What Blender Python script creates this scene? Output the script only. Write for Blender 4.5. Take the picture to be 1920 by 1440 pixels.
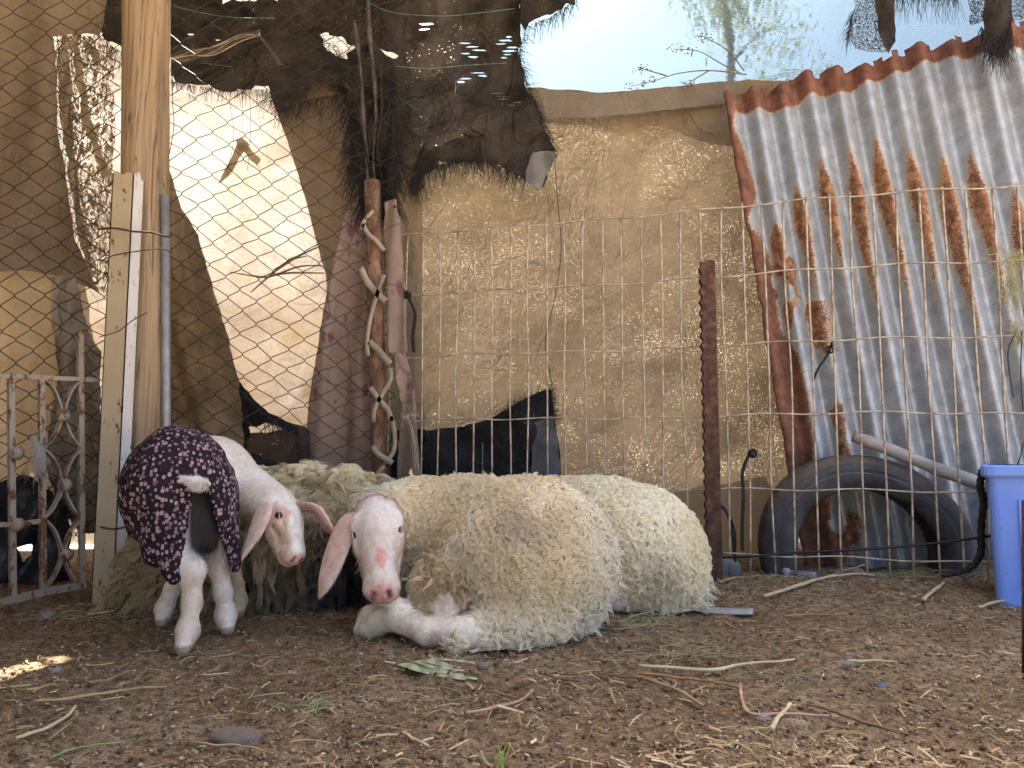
import bpy, math, random
import numpy as np
from mathutils import Vector, Matrix
from mathutils.geometry import delaunay_2d_cdt

random.seed(7)
RNG = np.random.default_rng(11)
for _o in list(bpy.data.objects):
    bpy.data.objects.remove(_o, do_unlink=True)
SC = bpy.context.scene
COL = SC.collection

# ------------------------------------------------------------------ camera, sky, sun, exposure
F, CX, CY, EYE = 1400.0, 960.0, 720.0, 0.42
TH = math.atan(130 / F)
CT, ST = math.cos(TH), math.sin(TH)
cam_d = bpy.data.cameras.new('camera')
cam_d.lens = 36 * F / 1920
cam_d.sensor_width = 36
cam_d.clip_start = 0.02
cam_d.clip_end = 2000
cam = bpy.data.objects.new('camera', cam_d)
COL.objects.link(cam)
cam.location = (0, 0, EYE)
cam.rotation_euler = (math.pi / 2 + TH, 0, 0)
SC.camera = cam

SUN_EL, SUN_AZ = math.radians(57), math.radians(-8)      # azimuth measured from +Y towards +X
SDIR = Vector((math.cos(SUN_EL) * math.sin(SUN_AZ), math.cos(SUN_EL) * math.cos(SUN_AZ), math.sin(SUN_EL)))
world = bpy.data.worlds.new('World')
SC.world = world
world.use_nodes = True
wn = world.node_tree
sky = wn.nodes.new('ShaderNodeTexSky')
sky.sky_type = 'NISHITA'
sky.sun_disc = False
sky.sun_elevation = SUN_EL
sky.sun_rotation = SUN_AZ
sky.air_density = 0.8
sky.dust_density = 7.0
sky.ozone_density = 0.4
bg = wn.nodes['Background']
bg.inputs[1].default_value = 0.082
wn.links.new(sky.outputs[0], bg.inputs[0])
sun_d = bpy.data.lights.new('sun', 'SUN')
sun_d.energy = 5.0
sun_d.angle = math.radians(0.55)
sun_d.color = (1.0, 0.94, 0.85)
sun = bpy.data.objects.new('sun', sun_d)
COL.objects.link(sun)
sun.rotation_euler = (-SDIR).to_track_quat('-Z', 'Y').to_euler()
SC.view_settings.view_transform = 'Standard'
SC.view_settings.look = 'None'
SC.view_settings.gamma = 1
SC.view_settings.use_curve_mapping = False
SC.view_settings.exposure = 3.58
SC.render.engine = 'CYCLES'
cy = SC.cycles
cy.use_denoising = True
cy.denoiser = 'OPENIMAGEDENOISE'
cy.max_bounces = 7
cy.diffuse_bounces = 4
cy.glossy_bounces = 2
cy.transmission_bounces = 4
cy.transparent_max_bounces = 16
cy.caustics_reflective = False
cy.caustics_refractive = False
cy.sample_clamp_indirect = 6
SC.cycles_curves.shape = 'RIBBONS'
SC.cycles_curves.subdivisions = 2

# ------------------------------------------------------------------ pixel of the photograph -> point of the place
def W(u, v, Y):
    a, b = (u - CX) / F, (CY - v) / F
    dy, dz = CT - b * ST, ST + b * CT
    t = Y / dy
    return np.array((a * t, Y, EYE + dz * t))
def U(u, Y, z):
    return np.array(((u - CX) / F * (Y * CT + (z - EYE) * ST), Y, z))
def G(u, v, lift=0.0, fine=False):
    a, b = (u - CX) / F, (CY - v) / F
    dy, dz = CT - b * ST, ST + b * CT
    t = -EYE / dz
    x, y = a * t, dy * t
    return np.array((x, y, float(ground_h(np.array([x]), np.array([y]), fine)[0]) + lift))
def WA(uv, Y):
    uv = np.asarray(uv, float)
    a, b = (uv[:, 0] - CX) / F, (CY - uv[:, 1]) / F
    dy, dz = CT - b * ST, ST + b * CT
    t = Y / dy
    return np.stack([a * t, Y + 0 * t, EYE + dz * t], 1)

# ------------------------------------------------------------------ noise
def _hash(ix, iy, iz):
    h = (ix.astype(np.int64) * 374761393 + iy.astype(np.int64) * 668265263 + iz.astype(np.int64) * 2147483647) & 0xffffffff
    h = ((h ^ (h >> 13)) * 1274126177) & 0xffffffff
    h = h ^ (h >> 16)
    return (h & 0xffff) / 65535.0
def vnoise(P):
    P = np.asarray(P, float)
    i = np.floor(P).astype(np.int64)
    f = P - i
    f = f * f * (3 - 2 * f)
    r = 0
    for dx in (0, 1):
        wx = f[..., 0] if dx else 1 - f[..., 0]
        for dy in (0, 1):
            wy = f[..., 1] if dy else 1 - f[..., 1]
            for dz in (0, 1):
                wz = f[..., 2] if dz else 1 - f[..., 2]
                r = r + wx * wy * wz * _hash(i[..., 0] + dx, i[..., 1] + dy, i[..., 2] + dz)
    return r * 2 - 1
def fbm(P, octaves=4, gain=0.5):
    P = np.asarray(P, float)
    r, a, s = 0, 1.0, 0
    for k in range(octaves):
        r = r + a * vnoise(P * 2 ** k + 17.3 * k)
        s += a
        a *= gain
    return r / s

# ------------------------------------------------------------------ objects
def props(o, label=None, cat=None, group=None, kind=None):
    if label: o['label'] = label
    if cat: o['category'] = cat
    if group: o['group'] = group
    if kind: o['kind'] = kind
    return o
def thing(name, loc, label, cat, group=None):
    o = bpy.data.objects.new(name, None)
    o.empty_display_size = 0.05
    COL.objects.link(o)
    o.location = tuple(loc)
    return props(o, label, cat, group)
def link(o, parent=None):
    COL.objects.link(o)
    if parent is not None:
        o.parent = parent
        off = Vector((0, 0, 0))
        q = parent
        while q is not None:
            off += q.location
            q = q.parent
        o.location = -off
    return o
def mesh(name, verts, faces, mat, parent=None, smooth=True, cols=None, attrs=None):
    me = bpy.data.meshes.new(name)
    verts = np.asarray(verts, np.float32)
    if isinstance(faces, np.ndarray):
        k = faces.shape[1]
        me.vertices.add(len(verts)); me.vertices.foreach_set('co', verts.ravel())
        me.loops.add(faces.size); me.loops.foreach_set('vertex_index', faces.ravel().astype(np.int32))
        me.polygons.add(len(faces)); me.polygons.foreach_set('loop_start', np.arange(0, faces.size, k, dtype=np.int32))
        me.update(calc_edges=True)
        me.validate()
    else:
        me.from_pydata(verts.tolist(), [], faces)
    if smooth:
        me.polygons.foreach_set('use_smooth', np.ones(len(me.polygons), bool))
    if cols is not None:
        c = np.ones((len(verts), 4), np.float32); c[:, :3] = cols
        at = me.attributes.new('col', 'FLOAT_COLOR', 'POINT'); at.data.foreach_set('color', c.ravel())
    for k, a in (attrs or {}).items():
        at = me.attributes.new(k, 'FLOAT', 'POINT'); at.data.foreach_set('value', np.asarray(a, np.float32))
    if mat: me.materials.append(mat)
    return link(bpy.data.objects.new(name, me), parent)
def curves(name, pts, radii, mat, parent=None, cols=None):
    """pts (n,k,3): strands as a hair curves object"""
    n, k = pts.shape[:2]
    hc = bpy.data.hair_curves.new(name)
    hc.add_curves([k] * n)
    hc.points.foreach_set('position', np.ascontiguousarray(pts, np.float32).ravel())
    at = hc.attributes.get('radius') or hc.attributes.new('radius', 'FLOAT', 'POINT')
    at.data.foreach_set('value', np.broadcast_to(radii, (n, k)).astype(np.float32).ravel())
    if cols is not None:
        c = np.ones((n, 4), np.float32); c[:, :3] = cols
        at = hc.attributes.new('col', 'FLOAT_COLOR', 'CURVE'); at.data.foreach_set('color', c.ravel())
    hc.materials.append(mat)
    return link(bpy.data.objects.new(name, hc), parent)

class MB:
    """collects shapes into one mesh"""
    def __init__(s):
        s.v, s.f, s.c = [], [], []
        s.n = 0
    def add(s, v, f, c=None):
        v = np.asarray(v, float)
        s.v.append(v)
        s.f += [[i + s.n for i in q] for q in f]
        if c is not None: s.c.append(np.broadcast_to(np.asarray(c, float), (len(v), 3)))
        s.n += len(v)
        return s
    def tube(s, P, R, n=6, c=None, cap=True, flat=None):
        v, f = tube(P, R, n, cap, flat)
        return s.add(v, f, c)
    def box(s, c, sz, rot=None):
        v = np.array([[x, y, z] for x in (-.5, .5) for y in (-.5, .5) for z in (-.5, .5)]) * np.asarray(sz, float)
        if rot is not None: v = v @ np.asarray(rot).T
        return s.add(v + np.asarray(c, float), [[0, 1, 3, 2], [4, 6, 7, 5], [0, 4, 5, 1], [2, 3, 7, 6], [0, 2, 6, 4], [1, 5, 7, 3]])
    def build(s, name, mat, parent=None, smooth=True, attrs=None):
        return mesh(name, np.concatenate(s.v), s.f, mat, parent, smooth, np.concatenate(s.c) if s.c else None, attrs)
def tube(P, R, n=6, cap=True, flat=None):
    P = np.asarray(P, float)
    m = len(P)
    R = np.broadcast_to(np.asarray(R, float), (m,))
    T = np.gradient(P, axis=0)
    T /= np.linalg.norm(T, axis=1, keepdims=True) + 1e-12
    a = np.array((0, 0, 1.0)) if abs(T[0][2]) < 0.9 else np.array((1.0, 0, 0))
    N = np.cross(T[0], a); N /= np.linalg.norm(N)
    ang = np.linspace(0, 2 * np.pi, n, endpoint=False)
    V = []
    for i in range(m):
        N = N - T[i] * np.dot(N, T[i]); N /= np.linalg.norm(N) + 1e-12
        B = np.cross(T[i], N)
        k = 1.0 if flat is None else flat
        V.append(P[i] + R[i] * (np.cos(ang)[:, None] * N + k * np.sin(ang)[:, None] * B))
    V = np.concatenate(V)
    Fc = [[i * n + j, i * n + (j + 1) % n, (i + 1) * n + (j + 1) % n, (i + 1) * n + j] for i in range(m - 1) for j in range(n)]
    if cap:
        Fc += [list(range(n))[::-1], [(m - 1) * n + j for j in range(n)]]
    return V, Fc
def strap(P, wdir, w, t):
    """flat bar swept along P: width w along wdir, thickness t across"""
    P = np.asarray(P, float)
    wdir = np.broadcast_to(np.asarray(wdir, float), P.shape)
    T = np.gradient(P, axis=0); T /= np.linalg.norm(T, axis=1, keepdims=True)
    Wd = wdir - T * (T * wdir).sum(1, keepdims=True); Wd /= np.linalg.norm(Wd, axis=1, keepdims=True)
    Nn = np.cross(T, Wd)
    w = np.broadcast_to(np.asarray(w, float), (len(P),))[:, None]
    V = np.stack([P - Wd * w / 2 - Nn * t / 2, P + Wd * w / 2 - Nn * t / 2, P + Wd * w / 2 + Nn * t / 2, P - Wd * w / 2 + Nn * t / 2], 1).reshape(-1, 3)
    m = len(P)
    Fc = [[i * 4 + j, i * 4 + (j + 1) % 4, i * 4 + 4 + (j + 1) % 4, i * 4 + 4 + j] for i in range(m - 1) for j in range(4)]
    Fc += [[3, 2, 1, 0], [m * 4 - 4, m * 4 - 3, m * 4 - 2, m * 4 - 1]]
    return V, Fc
def spline(pts, n=24):
    """Catmull-Rom through the points"""
    p = np.asarray(pts, float)
    p = np.concatenate([[2 * p[0] - p[1]], p, [2 * p[-1] - p[-2]]])
    k = len(p) - 3
    out = []
    for t in np.linspace(0, k - 1e-9, n):
        i = int(t); f = t - i
        a, b, c, d = p[i:i + 4]
        out.append(0.5 * (2 * b + (c - a) * f + (2 * a - 5 * b + 4 * c - d) * f * f + (3 * b - a - 3 * c + d) * f ** 3))
    return np.array(out)

# ------------------------------------------------------------------ materials
class Mat:
    def __init__(s, name):
        s.m = bpy.data.materials.new(name); s.m.use_nodes = True
        s.t = s.m.node_tree; s.t.nodes.clear()
        s.out = s.t.nodes.new('ShaderNodeOutputMaterial')
        s.tc = s.t.nodes.new('ShaderNodeTexCoord')
        s.P = s.tc.outputs['Object']
    def n(s, typ, **kw):
        nd = s.t.nodes.new(typ)
        for k, v in kw.items():
            setattr(nd, k, v)
        return nd
    def put(s, sock, val):
        if isinstance(val, bpy.types.NodeSocket): s.t.links.new(val, sock)
        elif val is not None:
            if sock.type == 'RGBA' and len(val) == 3: val = (*val, 1)
            sock.default_value = val
    def noise(s, scale, detail=4, rough=0.55, vec=None, dist=0.0):
        nd = s.n('ShaderNodeTexNoise')
        nd.inputs['Scale'].default_value = scale; nd.inputs['Detail'].default_value = detail
        nd.inputs['Roughness'].default_value = rough; nd.inputs['Distortion'].default_value = dist
        s.put(nd.inputs['Vector'], vec or s.P)
        return nd.outputs['Fac']
    def vor(s, scale, vec=None, feature='F1', out='Distance', rand=1.0):
        nd = s.n('ShaderNodeTexVoronoi', feature=feature)
        nd.inputs['Scale'].default_value = scale
        nd.inputs['Randomness'].default_value = rand
        s.put(nd.inputs['Vector'], vec or s.P)
        return nd.outputs[out]
    def map(s, scale=(1, 1, 1), rot=(0, 0, 0), loc=(0, 0, 0), vec=None):
        nd = s.n('ShaderNodeMapping')
        nd.inputs['Scale'].default_value = scale; nd.inputs['Rotation'].default_value = rot; nd.inputs['Location'].default_value = loc
        s.put(nd.inputs['Vector'], vec or s.P)
        return nd.outputs[0]
    def ramp(s, fac, stops):
        nd = s.n('ShaderNodeValToRGB')
        e = nd.color_ramp.elements
        while len(e) < len(stops): e.new(0.5)
        for el, (p, c) in zip(e, stops):
            el.position = p
            el.color = (c, c, c, 1) if isinstance(c, (int, float)) else (*c, 1)
        s.put(nd.inputs[0], fac)
        return nd.outputs[0]
    def mix(s, fac, a, b, mode='MIX'):
        nd = s.n('ShaderNodeMix', data_type='RGBA', blend_type=mode)
        s.put(nd.inputs['Factor'], fac); s.put(nd.inputs['A'], None); 
        s.put(nd.inputs[6], a); s.put(nd.inputs[7], b)
        return nd.outputs[2]
    def math(s, op, a, b=None, c=None):
        nd = s.n('ShaderNodeMath', operation=op)
        for i, x in enumerate((a, b, c)):
            if x is not None: s.put(nd.inputs[i], x)
        return nd.outputs[0]
    def attr(s, name, out='Color'):
        nd = s.n('ShaderNodeAttribute'); nd.attribute_name = name
        return nd.outputs[out]
    def bump(s, h, strength=0.5, dist=0.01):
        nd = s.n('ShaderNodeBump')
        nd.inputs['Strength'].default_value = strength; nd.inputs['Distance'].default_value = dist
        s.put(nd.inputs['Height'], h)
        return nd.outputs[0]
    def principled(s, col, rough=0.8, metal=0.0, spec=0.3, normal=None, sss=None):
        nd = s.n('ShaderNodeBsdfPrincipled')
        s.put(nd.inputs['Base Color'], col); s.put(nd.inputs['Roughness'], rough); s.put(nd.inputs['Metallic'], metal)
        s.put(nd.inputs['Specular IOR Level'], spec)
        if normal: s.put(nd.inputs['Normal'], normal)
        return nd.outputs[0]
    def surf(s, sh):
        s.t.links.new(sh, s.out.inputs[0])
        return s.m
    def mixsh(s, fac, a, b):
        nd = s.n('ShaderNodeMixShader')
        s.put(nd.inputs[0], fac); s.t.links.new(a, nd.inputs[1]); s.t.links.new(b, nd.inputs[2])
        return nd.outputs[0]
    def translucent(s, col, normal=None):
        nd = s.n('ShaderNodeBsdfTranslucent'); s.put(nd.inputs[0], col)
        if normal: s.put(nd.inputs[1], normal)
        return nd.outputs[0]
    def diffuse(s, col, normal=None):
        nd = s.n('ShaderNodeBsdfDiffuse'); s.put(nd.inputs[0], col)
        if normal: s.put(nd.inputs['Normal'], normal)
        return nd.outputs[0]
    def transparent(s, col=(1, 1, 1)):
        nd = s.n('ShaderNodeBsdfTransparent'); s.put(nd.inputs[0], col)
        return nd.outputs[0]

def cloth_mat(name, dark, light, trans, trans_amt, pin=0.0, pin_scale=260, weave=True, stain=0.6, wrinkle=0.35, open_amt=0.0, pin_col=(.40, .34, .25)):
    m = Mat(name)
    n1 = m.noise(2.2, 5, 0.6); n2 = m.noise(9, 4, 0.6, dist=0.6)
    fac = m.ramp(m.math('ADD', m.math('MULTIPLY', n1, 0.6), m.math('MULTIPLY', n2, 0.4)), [(0.36, 0.0), (0.62, 1.0)])
    col = m.mix(fac, dark, light)
    fine = m.noise(420, 2, 0.7)
    col = m.mix(m.math('MULTIPLY', m.ramp(fine, [(0.35, 1.0), (0.6, 0.0)]), 0.35), col, tuple(c * 0.45 for c in dark))
    h = m.noise(14, 5, 0.55, dist=1.2)
    wv = m.math('MULTIPLY', m.noise(500, 1, 0.5), 0.15)
    rd = m.math('ABSOLUTE', m.math('SUBTRACT', m.noise(3.2, 4, 0.5, vec=m.map((1, 1, .6), rot=(0, .5, 0)), dist=1.4), .5))
    h = m.math('ADD', h, m.math('MULTIPLY', m.ramp(rd, [(.0, 1.0), (.05, 0.0)]), .36))
    nrm = m.bump(m.math('ADD', h, wv), wrinkle, 0.03)
    tcol = m.mix(fac, tuple(c * (1 - stain * 0.5) for c in trans), trans)
    d = m.diffuse(col, nrm)
    t = m.translucent(tcol, nrm)
    sh = m.mixsh(trans_amt, d, t)
    if pin > 0:
        # loose places in the weave: thin threads that pass far more light
        cell = m.vor(pin_scale, out='Color')
        sep = m.n('ShaderNodeSeparateColor'); m.t.links.new(cell, sep.inputs[0])
        dens = m.ramp(m.noise(3.1, 3, 0.6, dist=0.8), [(0.46, 0.06), (0.66, 1.0)])
        thr = m.math('SUBTRACT', 1.0, m.math('MULTIPLY', dens, pin))
        hole = m.math('GREATER_THAN', sep.outputs[0], thr)
        bright = m.translucent(pin_col)
        sh = m.mixsh(m.math('MULTIPLY', hole, 0.85), sh, bright)
    if open_amt > 0:
        cell = m.vor(330, out='Color')
        sep = m.n('ShaderNodeSeparateColor'); m.t.links.new(cell, sep.inputs[0])
        hole = m.math('LESS_THAN', sep.outputs[1], open_amt)
        sh = m.mixsh(hole, sh, m.transparent())
    return m.surf(sh)

def simple(name, col, rough=0.8, metal=0.0, var=0.35, scale=12, bump=0.3, bscale=60, col2=None, spec=0.3):
    m = Mat(name)
    f = m.ramp(m.noise(scale, 5, 0.6), [(0.35, 0.0), (0.68, 1.0)])
    c = m.mix(f, col2 or tuple(x * (1 - var) for x in col), col)
    return m.surf(m.principled(c, rough, metal, spec, m.bump(m.noise(bscale, 4, 0.6), bump, 0.004)))

# ================================================================== GROUND
def ground_h(x, y, fine=True):
    P = np.stack([x, y, 0 * x], -1)
    h = 0.016 * fbm(P * 2.3, 3) + 0.008 * fbm(P * 9, 3) 
    near = np.clip((3.4 - y) / 0.5, 0, 1) * np.clip((y + 0.5), 0, 1)
    h = h + 0.03 * np.exp(-((x - 1.1) / 0.5) ** 2 - ((y - 2.32) / 0.16) ** 2) * near
    if not fine: return h
    cl = vnoise(P * 42); cl2 = vnoise(P * 95 + 9)
    h = h + near * (0.0065 * np.maximum(cl, -0.3) * (.4 + np.abs(vnoise(P * 7 + 3)) * 1.3) + 0.0035 * cl2)
    return h - 0.002
def axis(lo, hi, step, far, grow=1.35):
    a = list(np.arange(lo, hi + 1e-6, step))
    s, p = step, hi
    right = []
    while p < far: s *= grow; p += s; right.append(p)
    s, p = step, lo
    left = []
    while p > -far: s *= grow; p -= s; left.append(p)
    return np.array(left[::-1] + a + right)
gx, gy = axis(-1.75, 1.75, 0.0075, 600), axis(0.95, 3.1, 0.0075, 600)
GX, GY = np.meshgrid(gx, gy, indexing='ij')
GZ = ground_h(GX.ravel(), GY.ravel())
gv = np.stack([GX.ravel(), GY.ravel(), GZ], 1)
nx, ny = len(gx), len(gy)
ii, jj = np.meshgrid(np.arange(nx - 1), np.arange(ny - 1), indexing='ij')
b0 = (ii * ny + jj).ravel()
gf = np.stack([b0, b0 + ny, b0 + ny + 1, b0 + 1], 1)
m = Mat('soil')
c1 = m.ramp(m.noise(3.0, 6, 0.65, dist=0.4), [(0.32, (0.24, 0.150, 0.075)), (0.50, (0.385, 0.255, 0.135)), (0.70, (0.52, 0.385, 0.235))])
c2 = m.mix(m.ramp(m.noise(55, 5, 0.7), [(0.42, 0.0), (0.60, 0.85)]), c1, (0.115, 0.075, 0.045))
c3 = m.mix(m.ramp(m.noise(130, 3, 0.7), [(0.60, 0.0), (0.72, 0.7)]), c2, (0.46, 0.37, 0.27))
sepg = m.n('ShaderNodeSeparateXYZ'); m.t.links.new(m.P, sepg.inputs[0])
yard = m.math('MAXIMUM', m.ramp(m.math('SUBTRACT', 0.9, sepg.outputs[1]), [(.10, 0.0), (.5, 1.0)]), m.ramp(m.math('SUBTRACT', sepg.outputs[1], 3.2), [(.0, 0.0), (.4, 1.0)]))
c3 = m.mix(yard, c3, m.ramp(m.noise(2, 5), [(.3, (.40, .32, .23)), (.7, (.52, .43, .32))]))     # dry sandy yard outside the pen
hgt = m.math('ADD', m.noise(70, 6, 0.7), m.math('MULTIPLY', m.noise(260, 3, 0.6), 0.4))
soil = m.surf(m.principled(c3, 0.95, 0, 0.15, m.bump(hgt, 1.0, 0.02)))
props(mesh('ground', gv, gf, soil), 'trodden brown earth floor of the pen strewn with straw', None, None, 'structure')

def tri_lump(c, r, rng):
    v = np.array([[1, 0, 0], [-1, 0, 0], [0, 1, 0], [0, -1, 0], [0, 0, 1], [0, 0, -1]], float)
    return v * (r * rng.uniform(0.55, 1.1, (6, 1))) * np.array((1, 1, .75)) + c
OCT = np.array([[0, 2, 4], [2, 1, 4], [1, 3, 4], [3, 0, 4], [2, 0, 5], [1, 2, 5], [3, 1, 5], [0, 3, 5]])
def scatter_pts(n, ymin=0.98, ymax=2.75):
    # more of them where the photograph shows them large: near the lens
    y = ymin + (ymax - ymin) * RNG.random(n) ** 1.35
    x = (RNG.random(n) * 2 - 1) * (0.76 * y + 0.05)
    return x, y
N = 42000
x, y = scatter_pts(N)
r = 0.0012 + 0.0058 * RNG.random(N) ** 7
z = ground_h(x, y) + r * 0.3
v = np.concatenate([tri_lump((0, 0, 0), 1, RNG)[None] for _ in range(200)])[RNG.integers(0, 200, N)]
a = RNG.random(N) * 6.28
ca, sa = np.cos(a)[:, None], np.sin(a)[:, None]
v = np.stack([v[..., 0] * ca - v[..., 1] * sa, v[..., 0] * sa + v[..., 1] * ca, v[..., 2]], -1) * r[:, None, None] + np.stack([x, y, z], 1)[:, None]
fc = (OCT[None] + 6 * np.arange(N)[:, None, None]).reshape(-1, 3)
pal = np.array([(.21, .135, .075), (.31, .21, .125), (.10, .066, .040), (.38, .27, .17), (.24, .165, .105)])
cc = np.repeat(pal[RNG.integers(0, 5, N)] * RNG.uniform(.75, 1.2, (N, 1)), 6, 0)
m = Mat('soil crumbs')
crumb_mat = m.surf(m.principled(m.attr('col'), 0.95, 0, 0.15, m.bump(m.noise(300, 3), 0.5, 0.003)))
props(mesh('soil_crumbs', v.reshape(-1, 3), fc, crumb_mat, None, False, cc), 'loose crumbs of soil and dung on the ground', 'soil', None, 'stuff')

# fine straw: short slivers and hair-thin hay
N = 7000
x, y = scatter_pts(N)
cl = vnoise(np.stack([x * 2.1, y * 2.1, 0 * x + 3], 1))
keep = RNG.random(N) < np.clip(0.22 + 0.8 * cl + 0.28 * (x > .1), 0.05, 1)
x, y = x[keep], y[keep]; N = len(x)
L = 0.005 + 0.044 * RNG.random(N) ** 3.2
wd = 0.0006 + 0.0016 * RNG.random(N) ** 2
ang = RNG.random(N) * 6.28
tilt = RNG.normal(0, 0.22, N)
bend = RNG.normal(0, 0.10, N)
P = []
for t in (-.5, -.17, .17, .5):
    aa = ang + bend * t * 2
    px, py = x + np.cos(aa) * L * t, y + np.sin(aa) * L * t
    P.append(np.stack([px, py, ground_h(x, y, False) + 0.0040 + tilt * t * L * .8 + wd], 1))
P = np.stack(P, 1)
side = np.stack([-np.sin(ang), np.cos(ang), 0.5 * RNG.normal(0, 1, N)], 1)
side /= np.linalg.norm(side, axis=1, keepdims=True)
side = side[:, None] * wd[:, None, None]
up = np.array((0, 0, 1.0)) * (wd * .7)[:, None, None]
V = np.stack([P - side, P + up, P + side], 2).reshape(N, 12, 3)
FQ = np.array([[3 * k + j, 3 * k + 3 + j, 3 * k + 4 + j, 3 * k + 1 + j] for k in range(3) for j in range(2)])
fc = (FQ[None] + 12 * np.arange(N)[:, None, None]).reshape(-1, 4)
pal = np.array([(.56, .40, .20), (.42, .27, .12), (.68, .53, .31), (.27, .165, .08), (.44, .41, .18), (.24, .13, .07)])
cc = np.repeat(pal[RNG.choice(6, N, p=[.25, .25, .17, .18, .06, .09])] * RNG.uniform(.7, 1.15, (N, 1)), 12, 0)
m = Mat('straw')
straw_mat = m.surf(m.principled(m.mix(m.math('MULTIPLY', m.noise(90, 3), 0.5), m.attr('col'), (.12, .08, .045)), 0.7, 0, 0.3))
props(mesh('straw_litter', V.reshape(-1, 3), fc, straw_mat, None, False, cc), 'short broken straw and hay trodden into the earth', 'straw', None, 'stuff')
N = 480
x, y = scatter_pts(N)
L = 0.012 + 0.05 * RNG.random(N) ** 2
ang = RNG.random(N) * 6.28; curl = RNG.normal(0, .9, N)
pts = []
px, py = x.copy(), y.copy()
hz = RNG.random(N)
for k in range(7):
    pts.append(np.stack([px, py, ground_h(px, py, False) + 0.005 + 0.008 * np.sin(k / 6 * 3.14) * hz], 1))
    ang = ang + curl / 6
    px = px + np.cos(ang) * L / 6; py = py + np.sin(ang) * L / 6
pal = np.array([(.60, .46, .26), (.46, .33, .16), (.36, .20, .11), (.48, .44, .22)])
m = Mat('hay')
hay_mat = m.surf(m.diffuse(m.attr('col')))
props(curves('hay_wisps', np.stack(pts, 1), 0.0007, hay_mat, None, pal[RNG.integers(0, 4, N)] * RNG.uniform(.7, 1.1, (N, 1))), 'thin curling wisps of hay on the ground', 'hay', None, 'stuff')

# ================================================================== CLOTH
def dense(poly, step):
    out = []
    n = len(poly)
    for i in range(n):
        a, b = np.array(poly[i], float), np.array(poly[(i + 1) % n], float)
        k = max(1, int(np.linalg.norm(b - a) / step))
        out += [a + (b - a) * t / k for t in range(k)]
    return np.array(out)
def inside(p, poly):
    x, y = p[:, 0], p[:, 1]
    r = np.zeros(len(p), bool)
    j = len(poly) - 1
    for i in range(len(poly)):
        xi, yi = poly[i]; xj, yj = poly[j]
        c = ((yi > y) != (yj > y)) & (x < (xj - xi) * (y - yi) / (yj - yi + 1e-12) + xi)
        r ^= c
        j = i
    return r
def cloth(name, poly, depth, mat, parent=None, step=11, jag=3.0, folds=(), rough=0.012, nscale=0.012, holes=(), seed=0, thick=0.0):
    """a hanging sheet: outline in photograph pixels, depth(u,v) in metres, folds (amp, ku, kv, phase)"""
    o = dense(poly, step)
    jn = np.stack([fbm(np.stack([o[:, 0] * .06, o[:, 1] * .06, 0 * o[:, 0] + seed], 1), 3), fbm(np.stack([o[:, 0] * .06, o[:, 1] * .06, 0 * o[:, 0] + seed + 50], 1), 3)], 1)
    o = o + jn * jag * 1.6
    loops = [o]
    for h in holes:
        q = dense(h, step * .6)
        hj = min(5.0, .25 * (q[:, 1].max() - q[:, 1].min()))
        q = q + np.stack([vnoise(np.stack([q[:, 0] * .11, q[:, 1] * .11, 0 * q[:, 0] + 7], 1)), vnoise(np.stack([q[:, 0] * .11, q[:, 1] * .11, 0 * q[:, 0] + 77], 1))], 1) * hj
        loops.append(q)
    lo, hi = o.min(0), o.max(0)
    gu, gvv = np.meshgrid(np.arange(lo[0], hi[0], step), np.arange(lo[1], hi[1], step))
    gp = np.stack([gu.ravel(), gvv.ravel()], 1) + RNG.uniform(-step * .3, step * .3, (gu.size, 2))
    gp = gp[inside(gp, o)]
    for h in loops[1:]:
        gp = gp[~inside(gp, h)]
    pts, edges, k = [], [], 0
    for lp in loops:
        n = len(lp)
        pts += [Vector(p) for p in lp]
        edges += [(k + i, k + (i + 1) % n) for i in range(n)]
        k += n
    pts += [Vector(p) for p in gp]
    r = delaunay_2d_cdt(pts, edges, [], 0, 1e-4)
    uv = np.array([tuple(p) for p in r[0]])
    tri = np.array([f for f in r[2]])
    cen = uv[tri].mean(1)
    ok = inside(cen, o)
    for h in loops[1:]:
        ok &= ~inside(cen, h)
    tri = tri[ok]
    Y = np.array([depth(a, b) for a, b in uv]) if callable(depth) else np.full(len(uv), float(depth))
    for amp, ku, kv, ph in folds:
        wob = 1.2 * vnoise(np.stack([uv[:, 0] * .006, uv[:, 1] * .006, 0 * uv[:, 0] + ph + seed], 1))
        Y = Y + amp * np.sin(uv[:, 0] * ku + uv[:, 1] * kv + ph + 2.2 * wob)
    Y = Y + rough * fbm(np.stack([uv[:, 0] * nscale, uv[:, 1] * nscale, 0 * uv[:, 0] + seed * 3.1], 1), 4)
    a, b = (uv[:, 0] - CX) / F, (CY - uv[:, 1]) / F
    dy, dz = CT - b * ST, ST + b * CT
    t = Y / dy
    P = np.stack([a * t, Y, EYE + dz * t], 1)
    P[:, 2] = np.maximum(P[:, 2], 0.004)
    ob = mesh(name, P, tri, mat, parent)
    if thick:
        md = ob.modifiers.new('thickness', 'SOLIDIFY'); md.thickness = thick; md.offset = 0
    return ob
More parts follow.
